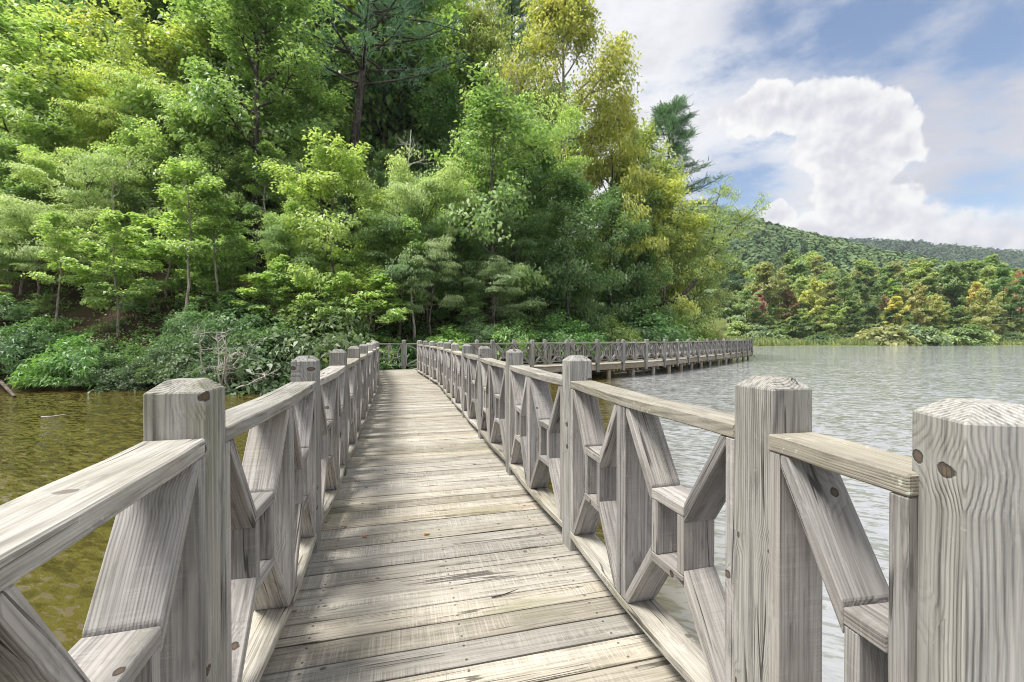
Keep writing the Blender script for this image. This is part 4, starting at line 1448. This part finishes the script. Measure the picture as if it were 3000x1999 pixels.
# leaning locust over the far end of the dock: trunk drawn along its own curve
def leaning_locust():
    rg = np.random.default_rng(91)
    def w(px, py, d):
        return np.array([(px - 1500) / F * d, d, EYE + (988 - py) / F * d])
    b = np.array([*w(1770, 860, 37.5)[:2], 0.0])
    b[2] = gz(b[0], b[1]) - 0.3
    main = np.array([b, w(1790, 845, 37.2), w(1850, 855, 36.8), w(1920, 890, 36.2), w(1975, 885, 36.0), w(2020, 845, 36.2), w(2060, 790, 36.6), w(2110, 720, 37.2), w(2165, 655, 37.8), w(2215, 625, 38.2)])
    T = [(main, np.array([0.30, 0.28, 0.25, 0.23, 0.20, 0.17, 0.14, 0.11, 0.07, 0.03]))]
    low = np.array([w(1930, 893, 36.2), w(1975, 925, 35.8), w(2015, 935, 35.6), w(2055, 955, 35.6), w(2085, 975, 35.6)])
    T.append((low, np.array([0.11, 0.09, 0.07, 0.04, 0.02])))
    up = np.array([w(1920, 890, 36.2), w(1935, 820, 36.8), w(1965, 740, 37.4), w(1985, 660, 38.0), w(2000, 600, 38.4)])
    T.append((up, np.array([0.10, 0.08, 0.06, 0.04, 0.02])))
    up2 = np.array([w(2060, 790, 36.6), w(2090, 690, 37.5), w(2095, 610, 38.0), w(2110, 545, 38.4)])
    T.append((up2, np.array([0.07, 0.05, 0.035, 0.015])))
    cen = []
    for pth, a0, nb, ll in ((main, 0.58, 30, 2.5), (low, 0.25, 20, 1.4), (up, 0.4, 15, 2.0), (up2, 0.15, 20, 1.9)):
        for i in range(nb):
            u_ = a0 + (1 - a0) * (i + rg.uniform(0, 1)) / nb
            o = at_path(pth, min(u_, 0.999))
            lp = limb_path(rg, o, rg.uniform(0, 6.28), R(rg.uniform(-15, 50)), ll * rg.uniform(0.5, 1.1), 5, -0.35, 0.12)
            T.append((lp, 0.028 * np.linspace(1, 0.2, 5)))
            for q in (0.2, 0.32, 0.44, 0.56, 0.68, 0.78, 0.88, 0.95, 1.0):
                cen.append(at_path(lp, min(q, 0.999)) + rg.normal(0, 0.22, 3))
    cen = np.array(cen)
    P = cluster_points(rg, cen, rg.uniform(0.26, 0.5, len(cen)), 0.55, 24)
    e = empty("locust_tree", tuple(b))
    tag(e, "leaning locust with dark bent trunk reaching out over the dock", "tree")
    V, Q, t = leaves(rg, P - b, None, 0.135, 0.42, 0.8, 0.8, None, 0.6)
    tv, tq = tubes([(p - b, r) for p, r in T], 7)
    mobj("trunk", np_mesh("trunk", tv, tq, smooth=True), M_BARK_DARK, e)
    c = mobj("crown", np_mesh("crown", V, Q, t), M_FINE, e)
    c.color = (0.25, 0.34, 0.09, 1)


leaning_locust()


# bare branches
def bare_bush(name, seed, loc, H, n, label, spread=(15, 80), r=0.03, lean=0.0):
    rg = np.random.default_rng(seed)
    T = []
    for i in range(n):
        lp = limb_path(rg, (0, 0, -0.2), rg.uniform(-0.9, 0.9) + (0 if rg.random() < 0.6 else 3.1), R(rg.uniform(*spread)), H * rg.uniform(0.7, 1.15), 8, lean, 0.16)
        T.append((lp, r * np.linspace(1, 0.18, 8)))
        for j in range(7):
            u_ = 0.25 + 0.7 * rg.random()
            l2 = limb_path(rg, at_path(lp, u_), rg.uniform(0, 6.28), R(rg.uniform(-10, 70)), H * rg.uniform(0.2, 0.5) * (1.2 - u_), 6, 0.1, 0.2)
            T.append((l2, r * 0.45 * np.linspace(1, 0.2, 6)))
            for q in range(4):
                l3 = limb_path(rg, at_path(l2, rg.uniform(0.3, 0.95)), rg.uniform(0, 6.28), R(rg.uniform(-20, 70)), H * rg.uniform(0.08, 0.2), 4, 0.1, 0.2)
                T.append((l3, r * 0.22 * np.linspace(1, 0.3, 4)))
    V, Q = tubes(T, 5)
    o = mobj(name, np_mesh(name, V, Q, smooth=True), M_DEAD)
    o.location = loc
    tag(o, label, "dead branches")
    return o


bare_bush("bare_shrub", 3, ((640 - 1500) / F * 16.1, 16.1, -0.1), 2.7, 8, "leafless bush of bare white branches leaning over the water", r=0.046)


def snag(px, d, ytop, ybot, label, seed, r=0.09, lean=0.0):
    rg = np.random.default_rng(seed)
    x = (px - 1500) / F * d
    z0 = EYE + (988 - ybot) / F * d
    z1 = EYE + (988 - ytop) / F * d
    zg = gz(x, d)
    H = z1 - zg
    k = 9
    tp = np.stack([np.linspace(0, lean, k) + np.cumsum(rg.normal(0, 0.06, k)), np.cumsum(rg.normal(0, 0.05, k)), np.linspace(-0.2, H, k)], -1)
    T = [(tp, r * np.linspace(1.2, 0.25, k))]
    for j in range(9):
        u_ = rg.uniform(0.5, 0.97)
        l2 = limb_path(rg, at_path(tp, u_), rg.uniform(0, 6.28), R(rg.uniform(10, 60)), H * rg.uniform(0.08, 0.2), 6, 0.2, 0.2)
        T.append((l2, r * 0.35 * np.linspace(1, 0.2, 6)))
        for q in range(3):
            l3 = limb_path(rg, at_path(l2, rg.uniform(0.4, 0.95)), rg.uniform(0, 6.28), R(rg.uniform(0, 70)), H * 0.07, 4, 0.2, 0.2)
            T.append((l3, r * 0.15 * np.linspace(1, 0.3, 4)))
    V, Q = tubes(T, 6)
    o = mobj("dead_tree", np_mesh("dead_tree", V, Q, smooth=True), M_DEAD)
    o.location = (x, d, zg)
    tag(o, label, "dead tree")


snag(1455, 27.5, 230, 500, "grey dead tree with forked top before the dark canopy", 4, 0.11, 0.5)
snag(1170, 26.5, 380, 540, "broken dead stem leaning above the pale feathery tree", 6, 0.09, 0.4)
snag(345, 24.5, 470, 720, "whitish dead stem on the left slope", 8, 0.10, 0.1)


# undergrowth on the slope: one mass
def undergrowth():
    rg = np.random.default_rng(7)
    n = 52000
    X = rg.uniform(-45, 24, n)
    Y = rg.uniform(16.5, 60, n)
    s = shore_dist(X, Y)
    dens = np_vnoise(X * 0.55, Y * 0.55, 11)
    near = np.clip(1.3 - s / 8, 0, 1)
    keep = (s > 0.05) & (s < 26) & (rg.random(n) < np.clip((dens - 0.42) * 3.5, 0, 1) * 0.75 + near * 0.55 * (X > -8) + 0.25 * near)
    X, Y = X[keep], Y[keep]
    Z = ground_z(X, Y)
    cen = np.stack([X, Y, Z + rg.uniform(0.05, 0.45, len(X))], -1)
    P = cluster_points(rg, cen, rg.uniform(0.2, 0.45, len(X)), 0.55, 12)
    V, Q, t = leaves(rg, P, None, 0.13, 0.55, 1.0, 0.7, None, 0.3)
    o = mobj("undergrowth", np_mesh("undergrowth", V, Q, t), M_LEAF)
    o.color = (0.096, 0.200, 0.045, 1)
    tag(o, "low leafy undergrowth over the wooded bank", "undergrowth", kind='stuff')


undergrowth()

# ----------------------------------------------------------------------------------------------
# far shore
# ----------------------------------------------------------------------------------------------
FARP = {}
FARP['round'] = [(gen_tree(101, 14, 4.4, base=0.16, nl=18, subs=4, cr=0.75, npc=30, leaf=0.50, flat=0.5, sides=5), M_BARK_DARK, 14.0),
                 (gen_tree(102, 14, 4.0, base=0.22, nl=18, subs=4, cr=0.70, npc=30, leaf=0.48, flat=0.45, sides=5), M_BARK_DARK, 14.0),
                 (gen_tree(103, 14, 3.6, base=0.10, nl=20, subs=4, cr=0.72, npc=30, leaf=0.46, flat=0.5, sides=5), M_BARK, 14.0)]
FARP['cone'] = [(gen_tree(111, 16, 3.4, base=0.10, nl=24, subs=4, cr=0.70, npc=28, leaf=0.45, flat=0.45, wide=0.12, el0=-5, el1=60, sides=5), M_BARK_DARK, 16.0)]
FARP['stem'] = [(gen_tree(121, 18, 4.6, base=0.38, nl=18, subs=4, cr=0.72, npc=30, leaf=0.52, flat=0.45, tr=0.26, sides=5), M_BARK_DARK, 18.0),
                (gen_tree(122, 18, 4.2, base=0.45, nl=16, subs=4, cr=0.74, npc=30, leaf=0.52, flat=0.42, tr=0.24, sides=5), M_BARK, 18.0)]
FARP['farpine'] = [(gen_pine(131, 22, 4.0, base=0.40, tufts=6, nn=9, needle=0.95, gap=1.3), M_BARK, 22.0)]
FARP['farshrub'] = [(gen_shrub(141, 2.4, 2.6, nc=90, npc=26, leaf=0.42, lw=0.6, cr=0.6), M_BARK, 2.6),
                    (gen_shrub(142, 2.2, 3.2, nc=90, npc=26, leaf=0.40, lw=0.6, cr=0.6), M_BARK, 3.2)]
for kd, lst in FARP.items():
    for (tm, cm), bark, h in lst:
        tm.materials.append(bark)
        cm.materials.append(M_NEEDLE if kd == 'farpine' else M_LEAF)
PROTO.update(FARP)
NAMES.update({'round': 'broadleaf_tree', 'cone': 'pyramidal_tree', 'stem': 'forest_tree', 'farpine': 'pine_tree', 'farshrub': 'shrub'})


def far(kind, v, px, d, top, color, label, group=None, wx=1.0):
    x = (px - 1500) / F * d
    z = fz(x, d)
    ztop = EYE + (988 - top) / F * d
    return plant(kind, v, x, d, z - 0.2, max(1.5, ztop - z), color, label, group, None, wx, cat='shrub' if kind == 'farshrub' else 'tree')


fLG, fMG, fDG, fYG, fGD, fOL = (0.272, 0.352, 0.096), (0.152, 0.240, 0.072), (0.080, 0.152, 0.051), (0.416, 0.432, 0.096), (0.576, 0.464, 0.064), (0.256, 0.272, 0.096)
far('round', 0, 2222, 122, 855, (0.30, 0.075, 0.075), "crimson red tree on the far shore", wx=0.55)
far('round', 1, 2310, 128, 850, (0.24, 0.15, 0.08), "rusty brown tree beside the crimson one", wx=0.8)
far('farpine', 0, 2280, 140, 745, (0.144, 0.208, 0.120), "tall bare-stemmed pine behind the rusty brown tree", wx=0.9)
far('farpine', 0, 2330, 150, 755, (0.136, 0.200, 0.112), "second tall pine right of the bare-stemmed one", wx=0.9)
far('round', 2, 2230, 135, 805, (0.208, 0.320, 0.104), "pale green tree behind the crimson one", wx=1.0)
far('round', 0, 2185, 118, 850, (0.208, 0.304, 0.120), "grey green tree left of the crimson one", wx=0.9)
far('round', 1, 2385, 120, 825, fYG, "yellow green tree right of the rusty brown one", wx=0.8)
far('round', 0, 2430, 122, 825, fOL, "olive tree beside the yellow green one on the far shore", wx=0.8)
far('stem', 0, 2475, 119, 815, fMG, "round-headed green tree with a cluster of dark stems", wx=0.75)
far('stem', 1, 2535, 120, 780, fDG, "dark green tree on tall bare trunks, far shore", wx=0.75)
far('cone', 0, 2610, 138, 815, (0.256, 0.384, 0.064), "bright green pyramid-shaped tree among the far trees", wx=0.9)
far('round', 1, 2590, 121, 870, (0.36, 0.25, 0.17), "pinkish russet tree left of the yellow one", wx=0.6)
far('round', 2, 2625, 113, 870, (0.47, 0.44, 0.08), "clear yellow tree near the middle of the far shore", wx=0.9)
far('round', 0, 2690, 114, 835, (0.320, 0.304, 0.096), "brownish olive tall tree right of the clear yellow one", wx=0.62)
far('round', 0, 2740, 115, 865, (0.352, 0.368, 0.080), "yellow olive tree beside the brownish olive one", wx=0.6)
far('stem', 0, 2700, 135, 765, (0.160, 0.240, 0.088), "tall grey green tree behind the brownish olive one", wx=0.9)
far('round', 0, 2790, 126, 770, fMG, "broad mid green tree in the middle of the right-hand wood", wx=0.8)
far('round', 2, 2860, 115, 830, (0.45, 0.39, 0.08), "golden orange tree by the grassy slope", wx=0.62)
far('round', 0, 2885, 110, 850, (0.336, 0.352, 0.112), "pale olive tree alone at the edge of the grassy slope", wx=0.72)
far('stem', 1, 2940, 122, 790, (0.120, 0.240, 0.048), "vivid green tree above the shaded trunks at the right edge", wx=0.8)
far('round', 1, 2985, 132, 800, (0.36, 0.17, 0.08), "orange red tree top at the right edge of the far wood", wx=0.55)
far('stem', 0, 2990, 124, 815, (0.096, 0.208, 0.048), "green tree with grey trunk at the right edge of the far wood", wx=0.8)
far('round', 2, 2350, 114, 905, fLG, "small light green tree below the rusty brown one", wx=1.0)
far('round', 0, 2440, 113, 895, fLG, "pale round tree in front of the olive one", wx=1.0)
far('round', 1, 2330, 112, 925, fDG, "dark low tree at the water's edge left of the far bank's middle", wx=1.2)
far('round', 2, 2505, 112, 920, fDG, "dark bushy tree under the stem cluster", wx=1.3)
# the wood behind: alike trees
WR = random.Random(23)
for i in range(82):
    px = 2120 + (i * 61 % 1020) + WR.uniform(-15, 15) if i < 64 else 3140 + (i - 64) * 24
    d = WR.uniform(128, 205)
    top = WR.uniform(745, 815) + (d < 145) * 25 + (15 if px > 2450 and px < 2650 else 0)
    kd = WR.choice(['round', 'round', 'stem', 'round', 'farpine'])
    c = WR.choice([fMG, fMG, fLG, fOL, fMG, fLG, (0.192, 0.288, 0.088)])
    far(kd, WR.randrange(3), px, d, top, c, "green or olive tree in the packed wood behind the far shore", "far shore wood", WR.uniform(0.8, 1.05))
for i, px in enumerate(range(2150, 3060, 27)):
    if px > 2905 and i % 2 or i % 5 == 3:
        continue
    d = 106.5 + WR.uniform(0, 5) + (4 if px > 2900 else 0) + (7 if px < 2350 else 0)
    far('farshrub', i, px + WR.uniform(-8, 8), d, WR.uniform(930, 985) + (12 if px > 2850 else 0), WR.choice([fLG, fMG, fOL, fLG, fMG, (0.160, 0.240, 0.112), fDG]),
        "bushy shrub in the row along the far waterline, %s from the dock" % ORD[i], "shrubs along the far waterline", WR.uniform(0.9, 1.3))


for i in range(24):
    px = 2175 + i * 36 + WR.uniform(-12, 12)
    d = WR.uniform(113, 124)
    far('round', WR.randrange(3), px, d, WR.uniform(905, 940) if px < 2480 else WR.uniform(875, 920), WR.choice([fMG, fLG, fMG, fDG, fOL]), "low green tree in the front rank of the far wood, %s from the dock" % ORD[i], "front rank of the far wood", WR.uniform(1.0, 1.4))


def grass_strip():
    rg = np.random.default_rng(31)
    n = 26000
    X = rg.uniform(44, 150, n)
    Y = rg.uniform(95, 126, n)
    Z = far_z(X, Y)
    k = (Z > 0.12) & ((X < 92) & (Y < 112) | (X > 108))
    X, Y, Z = X[k], Y[k], Z[k]
    h = rg.uniform(0.35, 1.0, len(X))[:, None] * np.where(X < 92, 1.2, 0.7)[:, None]
    a = rg.uniform(0, np.pi, len(X))
    dx = np.stack([np.cos(a), np.sin(a), 0 * a], -1) * 0.25
    B = np.stack([X, Y, Z - 0.05], -1)
    tip = B + np.array([0, 0, 1.0]) * h + rg.normal(0, 0.12, (len(X), 3))
    V = np.stack([B - dx, B + dx, tip + dx * 0.4, tip - dx * 0.4], 1).reshape(-1, 3)
    Q = np.arange(len(V)).reshape(-1, 4)
    t = np.repeat(np.clip(rg.normal(0.5, 0.25, len(X)), 0, 1), 4)
    o = mobj("bank_grass", np_mesh("bank_grass", V, Q, t), M_FINE)
    o.color = (0.20, 0.25, 0.07, 1)
    tag(o, "tall rough grass along the far bank", "grass", kind='stuff')


grass_strip()


def hill_forest(key, name, n, seed, size, nq, label, color):
    rg = np.random.default_rng(seed)
    h = HILLS[key]
    y0, y1 = h['y0'], h['y1']
    Y = y0 + (y1 * 1.04 - y0) * rg.random(n) ** 0.8
    X = rg.uniform(h['pts'][0][0] + 5, h['pts'][-1][0] - 5, n)
    ax = X / Y
    k = (ax > 0.36) & (ax < 1.75)
    X, Y = X[k], Y[k]
    Z = hill_z(key)(X, Y)
    m = len(X)
    rad = rg.uniform(0.7, 1.25, m) * size
    u = unit(rg.normal(0, 1, (m, nq, 3)))
    u[..., 2] = np.abs(u[..., 2])
    cen = np.stack([X, Y, Z + rad * 0.75], -1)
    wob = 1 + 0.22 * np.sin(u[..., 0:1] * 5 + X[:, None, None]) * np.cos(u[..., 1:2] * 6 + Y[:, None, None])
    P = cen[:, None, :] + u * wob * rad[:, None, None] * np.array([1, 1, 1.05])
    nr = unit(u + rg.normal(0, 0.22, u.shape))
    a = unit(np.cross(nr, rg.normal(0, 1, nr.shape)))
    b = np.cross(nr, a)
    s = (rad * 0.30)[:, None, None] * rg.uniform(0.7, 1.3, (m, nq, 1)) * 0.62
    V = np.stack([P - a * s, P + b * s, P + a * s, P - b * s], 2).reshape(-1, 3)
    Q = np.arange(len(V)).reshape(-1, 4)
    per = np.clip(rg.normal(0.5, 0.18, m), 0, 1)
    t = np.repeat(np.clip(per[:, None] + rg.normal(0, 0.12, (m, nq)), 0, 1).ravel(), 4)
    o = mobj(name, np_mesh(name, V, Q, t), M_FAR)
    o.color = (*color, 1)
    tag(o, label, "forest", kind='stuff')


M_FAR = leaf_mat("distant_foliage", rough=0.7, trans=0.15, spec=0.15, clump=0.02, pale=0.0)
hill_forest('near', "hill_forest", 5200, 51, 6.4, 120, "unbroken forest over the near hill behind the far shore", (0.085, 0.145, 0.050))
hill_forest('far', "ridge_forest", 5200, 52, 8.0, 60, "unbroken forest over the distant ridge", (0.050, 0.092, 0.050))

# ----------------------------------------------------------------------------------------------
# small things
# ----------------------------------------------------------------------------------------------
def deck_leaf(px, py, size, rz, label):
    d = 1.3 * F / (py - 988)
    x = (px - 1500) / F * d
    bm = bmesh.new()
    pts = [(-0.5, 0, 0.05), (-0.2, 0.24, 0.12), (0.15, 0.22, 0.12), (0.5, 0, 0.03), (0.15, -0.22, 0.10), (-0.2, -0.24, 0.10)]
    vs = [bm.verts.new((p[0] * size, p[1] * size, p[2] * size)) for p in pts]
    mid_ = bm.verts.new((0, 0, 0.02 * size))
    for i in range(6):
        bm.faces.new((vs[i], vs[(i + 1) % 6], mid_))
    st = [bm.verts.new(v) for v in ((-0.5 * size, 0.012 * size, 0.05 * size), (-0.5 * size, -0.012 * size, 0.05 * size), (-0.95 * size, 0, 0.03 * size))]
    bm.faces.new(st)
    o = mobj("fallen_leaf", bm_mesh("fallen_leaf", bm), M_FALLEN)
    o.location = (x, d, DECK + 0.004)
    o.rotation_euler = (0, 0, rz)
    tag(o, label, "leaf")


deck_leaf(1249, 1570, 0.05, 0.1, "curled orange leaf lying mid-deck, the larger of two")
deck_leaf(1066, 1577, 0.038, 3.0, "small orange leaf with a stalk, nearer the left railing")


def twig(name, pts, r, mat, label):
    pts = np.array(pts, float)
    V, Q = tubes([(pts - pts[0], np.linspace(r, r * 0.4, len(pts)))], 6)
    o = mobj(name, np_mesh(name, V, Q, smooth=True), mat)
    o.location = pts[0]
    tag(o, label, "twig")


def on_deck(px, py, up=0.006):
    d = 1.3 * F / (py - 988)
    return ((px - 1500) / F * d, d, DECK + up)


twig("fallen_twig", [on_deck(1440, 1757), on_deck(1475, 1750), on_deck(1500, 1742, 0.009), on_deck(1519, 1736, 0.012)], 0.0035, M_BARK_DARK, "thin dark twig lying across the deck planks")


def on_water(px, py, z=0.01):
    d = EYE * F / (py - 988)
    return ((px - 1500) / F * d, d, z)


twig("floating_stick", [on_water(118, 1224), on_water(150, 1222), on_water(190, 1218, 0.03)], 0.022, M_DEAD, "pale stick floating on the olive water near the left bank")
twig("fallen_branch", [(-20.2, 17.2, 0.55), on_water(-15, 1135, 0.40), on_water(10, 1148, 0.25), on_water(42, 1165, 0.02)], 0.11, M_BARK, "broken grey branch dipping into the water at the left edge")

# ----------------------------------------------------------------------------------------------
# air
# ----------------------------------------------------------------------------------------------
def haze():
    m = bpy.data.materials.new("haze_air")
    m.use_nodes = True
    g = NT(m.node_tree)
    pv = g.n('ShaderNodeVolumePrincipled', i={'Color': (0.80, 0.88, 1.0, 1), 'Density': HAZE, 'Anisotropy': 0.2})
    o = g.n('ShaderNodeOutputMaterial')
    g.t.links.new(pv.outputs[0], o.inputs['Volume'])
    x0, x1, y0, y1, z0, z1 = -3100, 3100, -700, 4100, -2.5, 240
    V = [(x, y, z) for z in (z0, z1) for x, y in ((x0, y0), (x1, y0), (x1, y1), (x0, y1))]
    me = bpy.data.meshes.new("haze")
    me.from_pydata(V, [], [(3, 2, 1, 0), (4, 5, 6, 7), (0, 1, 5, 4), (1, 2, 6, 5), (2, 3, 7, 6), (3, 0, 4, 7)])
    ob = mobj("haze", me, m)
    tag(ob, "thin pale summer air over the lake", "haze", kind='stuff')


HAZE = 0.00017
if HAZE:
    haze()
